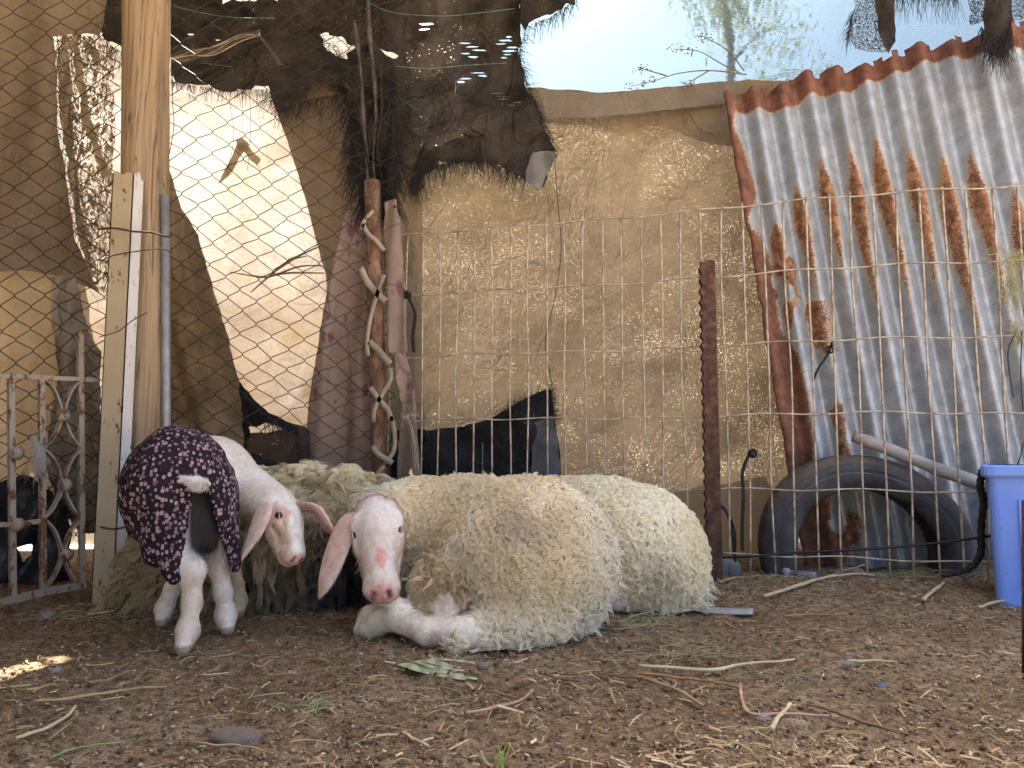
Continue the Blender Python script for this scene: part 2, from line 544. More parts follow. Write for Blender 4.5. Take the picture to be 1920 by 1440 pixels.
def fringe(name, line, Y, n, length, mat, parent, dirn=(0, 1), spread=0.5, rad=0.0006, up=0.0, curl=1.0):
    """frayed threads along an edge (pixels); length in pixels"""
    line = np.asarray(line, float)
    seg = np.linalg.norm(np.diff(line, axis=0), axis=1); cs = np.concatenate([[0], np.cumsum(seg)])
    s = RNG.random(n) * cs[-1]
    u = np.interp(s, cs, line[:, 0]); v = np.interp(s, cs, line[:, 1])
    Ln = length * (0.25 + 0.95 * RNG.random(n) ** 1.6)
    d = np.array(dirn, float)[None] + RNG.normal(0, spread, (n, 2))
    pts = []
    yy = Y + RNG.normal(0, .012, n)
    cur = np.stack([u, v], 1)
    for k in range(7):
        pts.append(np.concatenate([cur, yy[:, None]], 1))
        d = d * 0.86 + np.array((0, 0.22)) * (1 - up) + RNG.normal(0, .16 * curl, (n, 2))
        cur = cur + d / (np.linalg.norm(d, axis=1, keepdims=True) + .2) * Ln[:, None] / 6
    p = np.stack(pts, 1)
    a, b = (p[..., 0] - CX) / F, (CY - p[..., 1]) / F
    dy, dz = CT - b * ST, ST + b * CT
    t = p[..., 2] / dy
    Wp = np.stack([a * t, p[..., 2], EYE + dz * t], -1)
    o = curves(name, Wp, np.linspace(1, .5, 7)[None] * rad, mat, parent)
    if parent is not None: o['kind'] = 'stuff'
    return o

beige = cloth_mat('beige shade net', (.20, .155, .102), (.315, .252, .172), (.042, .032, .020), 0.28, pin=0.06, pin_scale=470, wrinkle=.6, pin_col=(.15, .128, .096))
brown = cloth_mat('brown tarpaulin', (.22, .165, .11), (.33, .26, .18), (.046, .034, .021), 0.27, pin=0.012, pin_scale=430)
glow = cloth_mat('thin tan netting', (.24, .19, .12), (.36, .29, .19), (.52, .43, .29), 0.45, pin=0.22, pin_scale=380)
crumple = cloth_mat('crumpled netting', (.10, .075, .05), (.30, .24, .165), (.42, .33, .20), 0.42, pin=0.04, pin_scale=260, wrinkle=0.8)
blackn = cloth_mat('black shade cloth', (.020, .017, .016), (.10, .085, .072), (.014, .011, .009), 0.25, pin=0.008, pin_scale=430, wrinkle=1.0)
darkn = cloth_mat('dark netting', (.012, .013, .015), (.035, .036, .038), (.05, .05, .05), 0.15, pin=0.01, wrinkle=0.8)
paleb = cloth_mat('pale dirty cloth', (.30, .25, .19), (.46, .40, .32), (.45, .38, .28), 0.2, wrinkle=0.8)
m = Mat('white outer sheet')
st = m.ramp(m.noise(1.6, 5, 0.62, dist=1.0), [(0.40, 0.0), (0.62, 1.0)])
sep = m.n('ShaderNodeSeparateXYZ'); m.t.links.new(m.P, sep.inputs[0])
low = m.ramp(m.math('MULTIPLY', m.math('SUBTRACT', 1.75, sep.outputs[2]), 0.95), [(0.18, 0.0), (0.75, 1.0)])
stf = m.math('MULTIPLY', low, m.ramp(m.noise(2.4, 6, 0.6, dist=1.5), [(0.34, 0.45), (0.6, 1.0)]))
tcol = m.mix(stf, (.95, .92, .87), (.40, .295, .185))
tcol = m.mix(m.math('MULTIPLY', st, 0.55), tcol, (.55, .44, .31))
cr = m.ramp(m.noise(5.5, 5, 0.5, dist=2.5), [(0.47, 0.0), (0.5, 1.0), (0.53, 0.0)])
tcol = m.mix(m.math('MULTIPLY', cr, 0.35), tcol, (.42, .28, .15))
nb = m.bump(m.noise(6, 5, 0.6, dist=1.5), 0.45, 0.06)
white_sheet = m.surf(m.mixsh(0.052, m.diffuse(tcol, nb), m.translucent(tcol, nb)))
m = Mat('plastic film')
rf = m.n('ShaderNodeBsdfRefraction'); rf.inputs['Roughness'].default_value = 0.05; rf.inputs['IOR'].default_value = 1.10
m.t.links.new(m.bump(m.noise(9, 4, 0.5, vec=m.map((1, 1, 3)), dist=0.8), 0.10, 0.02), rf.inputs['Normal'])
rf.inputs['Color'].default_value = (.068, .102, .128, 1)
scr = m.ramp(m.noise(16, 4, 0.55, vec=m.map((1.0, 1, 5.0)), dist=2.2), [(0.485, 0.0), (0.50, 1.0), (0.515, 0.0)])
tl = m.translucent((.13, .19, .24))
film_mat = m.surf(m.mixsh(m.math('ADD', 0.10, m.math('MULTIPLY', scr, 0.25)), rf.outputs[0], m.mixsh(0.25, m.diffuse((.3, .34, .38)), tl)))
thread_dark = simple('dark threads', (.020, .018, .018), 0.9)
thread_brown = simple('brown threads', (.13, .095, .065), 0.9)
thread_pale = simple('pale fibre', (.50, .42, .29), 0.8)
thread_green = simple('green yarn', (.16, .38, .32), 0.6)

# outer white sheet, full height, with the sun on its far side
cloth('outer_sheet', [(-500, -20), (300, -20), (760, -20), (790, 200), (800, 1020), (-500, 1020)], 3.38, white_sheet, None, 26, 2,
      [(.02, .012, .006, 0), (.012, -.02, .017, 1)], 0.06, .006, seed=1)
props(bpy.data.objects['outer_sheet'], 'sunlit white plastic sheet with tan stains behind the chain link', 'plastic sheet')
# plastic film over the top on the right, the sky behind it
cloth('plastic_film', [(860, -180), (2300, -180), (2300, 190), (860, 190)], 3.34, film_mat, None, 30, 2, [(.012, .01, .03, 0)], 0.02, .006, seed=2)
props(bpy.data.objects['plastic_film'], 'clear wrinkled plastic film against the blue sky, above the beige tarp', 'plastic film')
# beige tarp, the main back wall
t = thing('beige_tarp', W(1080, 1040, 3.05), 'large beige shade net tarp stretched behind the wire panel', 'tarp')
cloth('sheet', [(700, 200), (760, 185), (880, 172), (985, 164), (1060, 168), (1140, 174), (1250, 163), (1330, 154), (1390, 150), (1520, 150), (2150, 190), (2150, 1062), (690, 1062)],
      lambda u, v: 3.24 - .00010 * (u - 960), beige, t, 13, 2,
      [(.024, .012, .002, 0.5), (.014, .009, .016, 2), (.010, .03, -.018, 1)], 0.06, .008, seed=3)
folded = cloth_mat('folded hem of shade net', (.21, .175, .135), (.29, .25, .20), (.20, .18, .15), 0.4, pin=0.03)
cloth('folded_hem', [(1012, 168), (1060, 170), (1140, 176), (1250, 165), (1380, 152), (1380, 192), (1250, 206), (1120, 220), (1024, 222)], 3.09, folded, t, 12, 2, [(.006, .02, .01, 0)], .01, seed=4)
cloth('netting_patch', [(1225, 930), (1290, 915), (1440, 895), (1470, 1000), (1460, 1062), (1210, 1062)], 2.98, glow, t, 12, 5, [(.008, .03, .01, 1)], .02, seed=5)
cord = MB()
cord.tube(WA(spline([(1040, 300), (1046, 380), (1052, 470), (1040, 560), (1022, 640), (1035, 720)], 24), 2.98), .0016, 4)
cord.build('loose_seam_thread', thread_dark, t)
# curtains
t = thing('brown_curtain', W(680, 1000, 2.98), 'plain brown curtain hanging beside the dark bundle, next to the bright sheet', 'curtain')
cloth('sheet', [(505, 172), (640, 120), (760, 150), (780, 600), (770, 1040), (600, 1040), (640, 720), (610, 512), (585, 420), (560, 330), (530, 240)],
      3.21, brown, t, 12, 1.5, [(.014, .025, .002, 0), (.008, .05, .01, 2)], .03, seed=6)
fringe('torn_edge', [(600, 440), (612, 515), (630, 640)], 3.19, 45, 75, thread_pale, t, (-1, .2), .6, .0007)
t = thing('tan_curtain', W(60, 1000, 2.72), 'heavy tan curtain filling the top corner left of the wooden post', 'curtain')
cloth('sheet', [(-420, -60), (205, -60), (196, 40), (186, 66), (150, 62), (100, 70), (106, 130), (108, 240), (124, 330), (140, 450), (186, 548), (150, 532), (100, 515), (40, 506), (-30, 512), (-420, 560)],
      lambda u, v: 2.74 + .0001 * v, brown, t, 12, 2, [(.02, .018, .004, 0), (.010, .045, .006, 1)], .03, seed=7)
cs_ = [(-2.03, 2.80), (-2.05, 2.2), (-2.03, 1.4), (-2.06, .6), (-2.04, -.3), (-2.05, -2.4)]
cv = np.array([(a + .02 * math.sin(b * 9), b, z_) for a, b in spline(cs_, 60) for z_ in np.linspace(.01, 2.75, 20)])
mesh('unseen_side_blocker', cv, [[i * 20 + j, (i + 1) * 20 + j, (i + 1) * 20 + j + 1, i * 20 + j + 1] for i in range(59) for j in range(19)], brown, t)  # unseen side wall, added to keep light off the left
fringe('torn_edge', [(196, 0), (186, 66), (105, 72), (106, 160), (108, 240), (124, 330), (140, 450)], 2.70, 160, 62, thread_brown, t, (.6, .6), .7, .0008)
t = thing('glowing_netting', W(40, 1000, 2.9), 'thin golden netting glowing behind the ornamental gate', 'netting')
cloth('sheet', [(-420, 380), (60, 395), (90, 380), (150, 470), (175, 640), (185, 760), (180, 900), (110, 990), (60, 880), (0, 930), (-420, 930)], 2.92, glow, t, 12, 3, [(.022, .06, .004, 0), (.012, .02, .012, 1)], .03, seed=8)
t = thing('knotted_cloth', W(140, 980, 2.55), 'pale dirty cloth hanging in folds behind the gate', 'cloth')
cloth('sheet', [(96, 520), (140, 512), (150, 560), (165, 620), (188, 660), (190, 1000), (150, 1000), (120, 960), (105, 940), (85, 870), (95, 780), (112, 700), (98, 610)], 2.55, paleb, t, 8, 2.5,
      [(.022, .10, .015, 0), (.012, .05, .05, 1)], .045, .02, seed=9, thick=.003)
t = thing('crumpled_netting', W(380, 1000, 2.62), 'crumpled brown netting draped beside the grey pipe', 'netting')
cloth('sheet', [(296, 280), (312, 300), (340, 390), (372, 440), (405, 560), (430, 640), (448, 720), (458, 830), (458, 1040), (296, 1040)], lambda u, v: 2.66 - .0003 * (u - 300), crumple, t, 7, 2,
      [(.030, .085, -.020, 0), (.014, .16, -.04, 1), (.008, .05, .06, 2)], .045, .014, seed=10)
# frayed vertical tangle next to the tan curtain
t = thing('frayed_netting', W(150, 600, 2.8), 'tangled frayed netting strands hanging in the bright gap left of the wooden post', 'netting')
for k, ln in enumerate([[(118, 60), (128, 160), (132, 300), (150, 420), (172, 520)], [(140, 55), (150, 150), (168, 240), (205, 330)], [(112, 90), (118, 200), (135, 330), (150, 440)], [(160, 80), (185, 120), (206, 130)]]):
    cloth('torn_strip', [(p[0] - 6 - 3 * (k % 2), p[1]) for p in ln] + [(p[0] + 8, p[1]) for p in ln[::-1]], 2.80 + .02 * k, glow, t, 7, 5, [(.01, .2, .05, k)], .02, seed=20 + k)
m = Mat('tattered netting')
nt = m.noise(26, 6, .68, vec=m.map((1.6, 1, .7)), dist=2.0)
gone = m.ramp(nt, [(.50, 0.0), (.54, 1.0)])
tcl = m.ramp(m.noise(60, 4, .6), [(.35, (.10, .07, .04)), (.65, (.42, .33, .20))])
tat = m.surf(m.mixsh(gone, m.mixsh(.4, m.diffuse(tcl), m.translucent(tcl)), m.transparent()))
cloth('tattered_sheet', [(104, 62), (150, 60), (190, 80), (214, 100), (216, 560), (180, 540), (150, 450), (128, 330), (112, 220)], 2.88, tat, t, 8, 5, [(.02, .09, .02, 0)], .05, .02, seed=29)
fringe('tangled_threads', [(115, 70), (130, 200), (140, 330), (165, 480)], 2.80, 190, 120, thread_brown, t, (.5, .6), .9, .0009, 0.3, 2.2)
fringe('tangled_threads', [(170, 80), (200, 160), (200, 300), (180, 420)], 2.84, 120, 90, thread_brown, t, (-.3, .5), .9, .0008, 0.3, 2.4)

# ------------------------------------------------------------------ shade roof and its torn hanging pieces
t = thing('torn_shade_cloth', W(640, 200, 3.12), 'torn black shade cloth hanging in a ragged band along the top', 'shade cloth')
S2 = (SDIR.x / SDIR.z, SDIR.y / SDIR.z)
def roof_z(y): return 2.55 + (y - 0.9) * 0.155
ys = np.linspace(2.2, 3.6, 18); xs = np.linspace(-3.2, 3.2, 60)
slit = [(-.915, 1.66), (-.945, 1.66), (-.965, 1.55), (-.985, 1.45), (-1.0, 1.38), (-1.02, 1.26), (-.955, 1.28), (-.935, 1.41), (-.925, 1.49), (-.928, 1.56)]  # gap in the unseen roof, shaped so the sun draws this ground strip
slit_r = []
for (sx, sy) in slit:
    zz = 2.9
    for _ in range(6): zz = roof_z(sy + S2[1] * zz)
    slit_r.append((sx + S2[0] * zz, sy + S2[1] * zz))
rp = [(x_, y_) for y_ in ys for x_ in xs]
rp = np.array(rp)[~inside(np.array(rp), slit_r)]
cdt = delaunay_2d_cdt([Vector(p) for p in slit_r] + [Vector(p) for p in rp], [(i, (i + 1) % len(slit_r)) for i in range(len(slit_r))], [], 0, 1e-5)
ruv = np.array([tuple(p) for p in cdt[0]]); rt = np.array(cdt[2])
rt = rt[~inside(ruv[rt].mean(1), slit_r)]
rt = rt[~((ruv[rt].mean(1)[:, 1] > 3.42) & (ruv[rt].mean(1)[:, 0] > -.4))]
rz = roof_z(ruv[:, 1]) + .03 * fbm(np.stack([ruv[:, 0] * 1.5, ruv[:, 1] * 1.5, 0 * ruv[:, 0]], 1), 3)
m = Mat('roof shade cloth')
roofm = m.surf(m.mixsh(0.05, m.diffuse(m.ramp(m.noise(4), [(.3, (.03, .026, .022)), (.7, (.07, .06, .05))])), m.translucent((.3, .26, .2))))
fx_, fy_ = np.linspace(-3.2, -.15, 40), np.linspace(-2.6, 2.195, 50)
fv = np.array([(a_, b_ , roof_z(2.2) - .05 * math.sin(a_ * 2) * math.sin(b_ * 1.7) - .002 + .02 * (2.195 - b_)) for a_ in fx_ for b_ in fy_])
mesh('unseen_roof_sheet', fv, [[i * 50 + j, (i + 1) * 50 + j, (i + 1) * 50 + j + 1, i * 50 + j + 1] for i in range(39) for j in range(49)], roofm, t)  # unseen front-left cover, added to cut sky light from that side
mesh('unseen_roof_sheet', np.stack([ruv[:, 0], ruv[:, 1], rz], 1), rt, roofm, t)
slits = []
for (ua, ub, va, vb, n_) in ((862, 905, 78, 110, 5), (846, 905, 134, 156, 4), (936, 966, 66, 112, 7), (924, 972, 172, 200, 5), (760, 830, 40, 60, 2), (350, 430, 60, 80, 2)):
    for k in range(n_):
        uc, vc = RNG.uniform(ua, ub), va + (vb - va) * (k + .5) / n_
        hl, hh = RNG.uniform(6, 15), RNG.uniform(.8, 1.7)
        slits.append([(uc - hl, vc + RNG.normal(0, .6)), (uc - hl * .4, vc - hh), (uc + hl * .5, vc - hh), (uc + hl, vc + RNG.normal(0, .6)), (uc + hl * .4, vc + hh), (uc - hl * .5, vc + hh)])
cloth('hanging_band', [(176, -25), (410, -25), (416, 2), (520, 2), (526, -25), (985, -25), (978, 30), (984, 60), (972, 105), (985, 150), (1000, 190), (1022, 236), (1040, 290), (1012, 352), (986, 336), (950, 322), (905, 300), (865, 300),
      (830, 306), (800, 322), (772, 346), (782, 300), (800, 262), (762, 238), (742, 200), (730, 176), (690, 170), (650, 178), (600, 150), (560, 190), (520, 206), (500, 166), (420, 166), (350, 156), (300, 146), (240, 100), (205, 80), (180, 50)],
      lambda u, v: 3.14 + .00003 * (u - 600) - .10 * float(np.clip((v - 120) / 120, 0, 1)), blackn, t, 9, 8, [(.022, .012, .03, 0), (.014, .03, .07, 1), (.008, .09, .01, 2)], .05, .014,
      holes=[[(600, 62), (624, 64), (640, 70), (660, 84), (668, 112), (640, 104), (612, 96)], [(716, 92), (734, 96), (746, 106), (736, 112), (718, 108)],
             ] + slits, seed=11)
cloth('hanging_scrap', [(975, -25), (1085, -25), (1076, 12), (1060, 8), (1032, 30), (1000, 40), (985, 60), (972, 40)], 3.10, blackn, t, 8, 5, [(.01, .08, .03, 0)], .03, seed=12)
cloth('curled_tail', [(985, 322), (1000, 286), (1040, 286), (1040, 300), (1012, 356), (985, 340)], 3.00, simple('grey felt', (.16, .155, .15), .95), t, 6, 3, [(.01, .15, 0, 0)], .02, seed=13)
fringe('frayed_edge', [(300, 148), (350, 158), (420, 168), (500, 168)], 3.14, 260, 34, thread_dark, t, (0, 1), .25, .0007)
fringe('frayed_edge', [(772, 340), (800, 316), (865, 298), (905, 298), (986, 332)], 3.03, 420, 44, thread_dark, t, (0, 1), .4, .0011)
fringe('frayed_edge', [(800, 262), (772, 346), (790, 330)], 3.03, 260, 50, thread_dark, t, (-.2, .9), .5, .0012)
fringe('frayed_edge', [(500, 166), (520, 206), (560, 190), (640, 176)], 3.10, 220, 62, thread_dark, t, (-.4, .7), .6, .0008)
fringe('frayed_edge', [(980, 0), (984, 60), (972, 105), (985, 150), (1000, 190), (1022, 236), (1040, 290)], 3.04, 520, 36, thread_dark, t, (.5, .5), .9, .0008, .2, 2)
fringe('frayed_edge', [(1082, 0), (1060, 12), (1032, 32), (1000, 44)], 3.08, 170, 50, thread_dark, t, (0, .8), .6, .0008)
fringe('frayed_edge', [(600, 66), (640, 106), (668, 112)], 3.10, 90, 60, thread_dark, t, (0, .3), 1.0, .0008, .6, 2)
fringe('frayed_edge', [(742, 190), (765, 240), (800, 262), (775, 340)], 3.04, 260, 80, thread_dark, t, (-.3, .7), .6, .0007, .2, 1.6)
fringe('frayed_edge', [(180, 30), (205, 84), (240, 102)], 3.05, 100, 60, thread_dark, t, (0, .8), .7, .0008)
for ln in ([(300, 3), (360, 20), (430, 32), (515, 34)], [(690, 5), (740, 24), (830, 30), (900, 24), (965, 16)], [(720, 122), (800, 128), (880, 122), (950, 118)], [(375, 118), (410, 122), (435, 125)],
           [(742, 180), (800, 210), (900, 218), (965, 232)], [(855, 150), (850, 230), (842, 310)], [(945, 180), (930, 250), (918, 310)]):
    b = MB(); b.tube(WA(spline(ln, 18), 3.07), .0009, 4); b.build('green_yarn', thread_green, t)

t = thing('twisted_cloth_bundle', W(705, 400, 2.86), 'dark twisted rag bundle tied above the rusty pole', 'cloth')
bm_ = simple('dusty dark cloth', (.10, .086, .075), .95, var=.6, scale=25, bump=.6)
for k, (ln, r0) in enumerate([([(690, -30), (692, 60), (700, 130), (705, 220), (700, 300), (706, 370)], .022), ([(712, 120), (716, 200), (708, 280), (716, 350), (700, 395)], .014),
                              ([(664, 40), (676, 130), (682, 230), (690, 330), (690, 390)], .020), ([(640, 150), (668, 190), (684, 270), (700, 360)], .016)]):
    P = WA(spline(ln, 40), 2.88 - .012 * k)
    th = np.linspace(0, 1, 40)
    rr = r0 * (0.8 + .45 * vnoise(np.stack([th * 9, 0 * th + k, 0 * th], 1))) * (1 - .25 * th)
    b = MB(); b.tube(P, rr, 12, flat=.5); ob = b.build('twisted_strip', bm_ if k % 2 == 0 else blackn, t)
cloth('dark_rag', [(646, 96), (700, 84), (742, 110), (750, 210), (736, 280), (742, 350), (738, 398), (705, 414), (672, 392), (676, 330), (652, 260), (660, 180)], 2.91, blackn, t, 8, 5, [(.018, .09, .02, 0)], .05, .02, seed=14)
fringe('frayed_end', [(668, 260), (690, 395), (735, 390), (738, 220)], 2.86, 1100, 66, thread_dark, t, (0, .9), .6, .0013, .1, 1.6)
fringe('frayed_end', [(645, 140), (660, 220), (668, 340)], 2.88, 420, 75, thread_dark, t, (-.25, .8), .5, .0012)
fringe('frayed_end', [(730, 110), (736, 200), (735, 330)], 2.87, 320, 70, thread_dark, t, (.35, .7), .5, .0011)

# raffia rope knotted at the top, and hanging strips
t = thing('raffia_rope', W(410, 90, 2.92), 'dry brown raffia rope knotted across the black cloth near the post', 'rope')
for k in range(15):
    o1, o2 = RNG.normal(0, 6, 2), RNG.normal(0, 5, 2)
    ln = [(302 + 4 * RNG.random(), 112 + o1[0] * .8), (350, 103 + o1[1]), (400, 92 + o2[0]), (450, 70 + o2[1]), (488, 62 + o1[0] * .6)]
    b = MB(); b.tube(WA(spline(ln, 22), 2.90 + RNG.normal(0, .01)), .0028 * RNG.uniform(.6, 1.4), 5, flat=.5); b.build('strand', thread_brown if k % 3 else thread_pale, t)
for k in range(8):
    ln = [(482, 62 + RNG.normal(0, 3)), (500, 85 + RNG.normal(0, 4)), (518 + RNG.normal(0, 4), 108), (524 + RNG.normal(0, 4), 122)]
    b = MB(); b.tube(WA(spline(ln, 12), 2.89 + RNG.normal(0, .01)), .0028, 5, flat=.5); b.build('strand', thread_brown, t)
t = thing('hanging_strip', W(318, 200, 2.75), 'thin brown strip dangling just right of the wooden post top', 'strip')
for ln in ([(304, 28), (311, 50), (308, 70), (300, 86)], [(314, 92), (322, 140), (324, 200), (326, 235), (318, 288)], [(316, 180), (314, 220), (318, 262)]):
    b = MB(); b.tube(WA(spline(ln, 20), 2.72), .0034, 5, flat=.35); b.build('strand', thread_brown, t)
t = thing('knotted_ribbon', W(455, 270, 3.24), 'knotted ribbon hanging on threads in front of the bright sheet', 'ribbon')
rib = cloth_mat('ribbon', (.22, .17, .11), (.3, .24, .16), (.5, .4, .26), .4)
cloth('ribbon_tail', [(446, 268), (462, 276), (430, 330), (408, 345)], 3.22, rib, t, 6, 2, seed=15)
cloth('ribbon_tail', [(448, 276), (458, 268), (488, 300), (482, 312), (466, 294)], 3.22, rib, t, 6, 2, seed=16)
cloth('ribbon_knot', [(442, 262), (454, 258), (468, 270), (464, 284), (448, 284)], 3.21, rib, t, 5, 2, seed=17)
for ln in ([(455, 168), (454, 220), (454, 262)], [(468, 170), (470, 250), (464, 320)], [(432, 200), (438, 260), (425, 330)]):
    b = MB(); b.tube(WA(spline(ln, 10), 3.22), .0012, 4); b.build('hanging_thread', thread_brown, t)
t = thing('gathered_knot', W(520, 520, 3.22), 'gathered white plastic knot with strings right of the bright sheet', 'knot')
for ln in ([(430, 510), (480, 518), (508, 518), (560, 500), (604, 498)], [(470, 548), (500, 522), (540, 490), (575, 480)], [(505, 516), (560, 480), (600, 462)], [(500, 520), (540, 512), (608, 512)]):
    b = MB(); b.tube(WA(spline(ln, 18), 3.2), [.004 + .004 * math.sin(3.1 * i / 17) for i in range(18)], 6, flat=.5); b.build('gather', rib, t)

# black netting pieces along the foot of the wall
t = thing('black_net_scrap', W(510, 1000, 2.8), 'black frayed net sagging between the crumpled netting and the floral carpet', 'netting')
cloth('sheet', [(440, 704), (470, 742), (505, 774), (545, 792), (580, 802), (585, 1040), (430, 1040)], 2.84, blackn, t, 9, 3, [(.012, .05, .02, 0)], .02, holes=[[(470, 800), (520, 790), (560, 812), (540, 870), (500, 860), (462, 852)]], seed=18)
cloth('rolled_edge', [(440, 706), (470, 744), (505, 776), (560, 800), (560, 816), (500, 792), (462, 758), (438, 724)], 2.81, darkn, t, 8, 2, seed=19)
cloth('inner_net', [(455, 815), (575, 800), (575, 1030), (450, 1030)], 2.90, cloth_mat('open black net', (.02, .018, .015), (.05, .045, .04), (.2, .18, .14), .3, pin=.10, pin_scale=150), t, 9, 2, seed=23)
fringe('frayed_edge', [(455, 735), (500, 785), (560, 812)], 2.80, 220, 34, thread_dark, t, (-.1, .8), .6, .0008)
t = thing('black_netting', W(915, 1040, 2.96), 'black net panel with a torn top edge behind the wire panel above the ewes', 'netting')
cloth('sheet', [(735, 806), (800, 806), (870, 800), (930, 780), (975, 752), (1000, 740), (1034, 730), (1040, 780), (1050, 850), (1056, 1040), (735, 1040)], 2.99, darkn, t, 9, 3, [(.014, .05, .015, 0)], .04, .02, seed=24)
cloth('grey_flap', [(1000, 790), (1040, 780), (1050, 870), (1056, 1040), (1000, 1040), (996, 880)], 2.96, simple('grey cloth', (.105, .11, .12), .9, var=.5), t, 8, 2, [(.012, .1, .01, 0)], .02, seed=25)
fringe('frayed_edge', [(930, 784), (975, 754), (1034, 732), (1042, 800)], 2.96, 420, 32, thread_dark, t, (0, -.3), .8, .0008, .7, 1.6)
b = MB(); b.tube(WA(spline([(905, 830), (905, 870), (908, 910)], 8), 2.95), .0012, 4); b.build('green_yarn', thread_green, t)
t = thing('black_plastic_sheet', W(60, 1060, 2.5), 'black plastic sheet bundled behind the lower bars of the gate', 'plastic sheet')
plas = simple('black plastic', (.022, .024, .028), .45, var=.5, scale=6, bump=.5, bscale=18, spec=.5)
cloth('sheet', [(-420, 905), (0, 905), (50, 888), (95, 920), (125, 950), (135, 1000), (128, 1120), (-420, 1130)], 2.46, plas, t, 9, 3, [(.025, .05, .03, 0), (.012, .11, .05, 1)], .06, .018, holes=[[(36, 1028), (58, 1020), (62, 1044), (40, 1052)]], seed=26)
fringe('frayed_edge', [(40, 892), (100, 925), (135, 1000)], 2.42, 150, 55, thread_dark, t, (.3, -.2), 1, .0008, .7, 2)

# ================================================================== POSTS, GATE, FENCES
m = Mat('weathered post wood')
g = m.noise(16, 6, 0.6, vec=m.map((1, 1, .05)), dist=.3)
g2 = m.noise(90, 4, 0.6, vec=m.map((1, 1, .03)))
c = m.ramp(m.math('ADD', m.math('MULTIPLY', g, .6), m.math('MULTIPLY', g2, .4)), [(.34, (.15, .10, .060)), (.5, (.27, .19, .112)), (.66, (.36, .27, .17))])
sepz = m.n('ShaderNodeSeparateXYZ'); m.t.links.new(m.P, sepz.inputs[0])
crk = m.ramp(m.noise(22, 3, .5, vec=m.map((1.4, 1.4, .035)), dist=1.0), [(.485, 0.0), (.5, 1.0), (.515, 0.0)])
c = m.mix(m.math('MULTIPLY', crk, .8), c, (.05, .03, .018))
kn = m.ramp(m.vor(5.5, vec=m.map((1.6, 1.6, .75))), [(.05, 1.0), (.13, 0.0)])
c = m.mix(m.math('MULTIPLY', kn, .75), c, (.085, .045, .024))
wood = m.surf(m.principled(c, .85, 0, .2, m.bump(m.math('SUBTRACT', g2, m.math('MULTIPLY', crk, .8)), .6, .006)))
th = np.linspace(0, 1, 60)
Pp = np.stack([np.interp(th, [0, 1], [U(270, 2.36, 0)[0], U(255, 2.36, 1.9)[0]]) + .004 * vnoise(np.stack([th * 6, 0 * th, 0 * th], 1)), 0 * th + 2.36, -.05 + th * 2.75], 1)
v, f = tube(Pp, .0735 + .003 * vnoise(np.stack([th * 8, 0 * th + 4, 0 * th], 1)), 32)
ang = np.arctan2(v[:, 1] - 2.36, v[:, 0] - np.interp(v[:, 2], Pp[:, 2], Pp[:, 0]))
v[:, 0] += .0025 * vnoise(np.stack([ang * 3, v[:, 2] * 2, 0 * ang], 1))
o = mesh('wooden_post', v, f, wood); props(o, 'round weathered wooden post rising to the top beside the painted steel post', 'post')

def rusty_paint(name, base, amt, dirt):
    m = Mat(name)
    c = m.mix(m.ramp(m.noise(5, 5, .6), [(.35, 0.0), (.7, .55)]), base, dirt)
    chip = m.ramp(m.noise(38, 6, .68, vec=m.map((1, 1, .55))), [(amt, 0.0), (amt + .035, 1.0)])
    rust = m.ramp(m.noise(60, 4), [(.35, (.06, .03, .018)), (.65, (.20, .085, .035))])
    c = m.mix(chip, c, rust)
    return m.surf(m.principled(c, .65, 0, .35, m.bump(m.math('MULTIPLY', chip, -1.0), .5, .003)))
shadep = rusty_paint('shaded chipped paint', (.40, .325, .205), .60, (.27, .205, .12))  # one cream-white paint; the shaded face's tone is put into the colour
litp = rusty_paint('lit chipped paint', (.74, .71, .65), .615, (.50, .45, .36))
t = thing('steel_post', U(228, 2.2, 0), 'square steel post with chipped tan and white paint beside the wooden post', 'post')
s_, ph = .064, 0.0
cxp, cyp = U(228, 2.2, .5)[0] - .032, 2.232
co = [np.array((cxp + s_ * .707 * math.cos(ph + math.pi * (.75 + .5 * k) - .0), cyp + s_ * .707 * math.sin(ph + math.pi * (.75 + .5 * k)))) for k in range(4)]
topz = [W(205, 330, 2.2)[2]] * 4
order = sorted(range(4), key=lambda k: co[k][1])
front = order[0]
for k in range(4):
    a, b = co[k], co[(k + 1) % 4]
    nseg = 10
    verts = []
    for i in range(nseg + 1):
        q = a + (b - a) * i / nseg
        zt = W(205, 322, 2.2)[2] + .012 * vnoise(np.array([[q[0] * 60, q[1] * 60, 3.0]]))[0] + 0
        for zz in np.linspace(-.05, zt, 14):
            verts.append((q[0], q[1], zz))
    fcs = [[i * 14 + j, (i + 1) * 14 + j, (i + 1) * 14 + j + 1, i * 14 + j + 1] for i in range(nseg) for j in range(13)]
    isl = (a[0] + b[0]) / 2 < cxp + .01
    ob = mesh('face', verts, fcs, shadep if isl else litp, t, False)
    md = ob.modifiers.new('thickness', 'SOLIDIFY'); md.thickness = .003; md.offset = -1
galv = simple('galvanised steel', (.30, .30, .29), .5, .35, var=.3, scale=30, bump=.1)
v, f = tube([U(312, 2.33, -.03), U(312, 2.33, .5), W(309, 366, 2.33)], .0135, 14)
props(mesh('galvanised_pipe', v, f, galv), 'slim grey galvanised pipe standing against the wooden post', 'pipe')
rustw = simple('rusty wire', (.13, .065, .035), .8, .3, var=.5, scale=40)
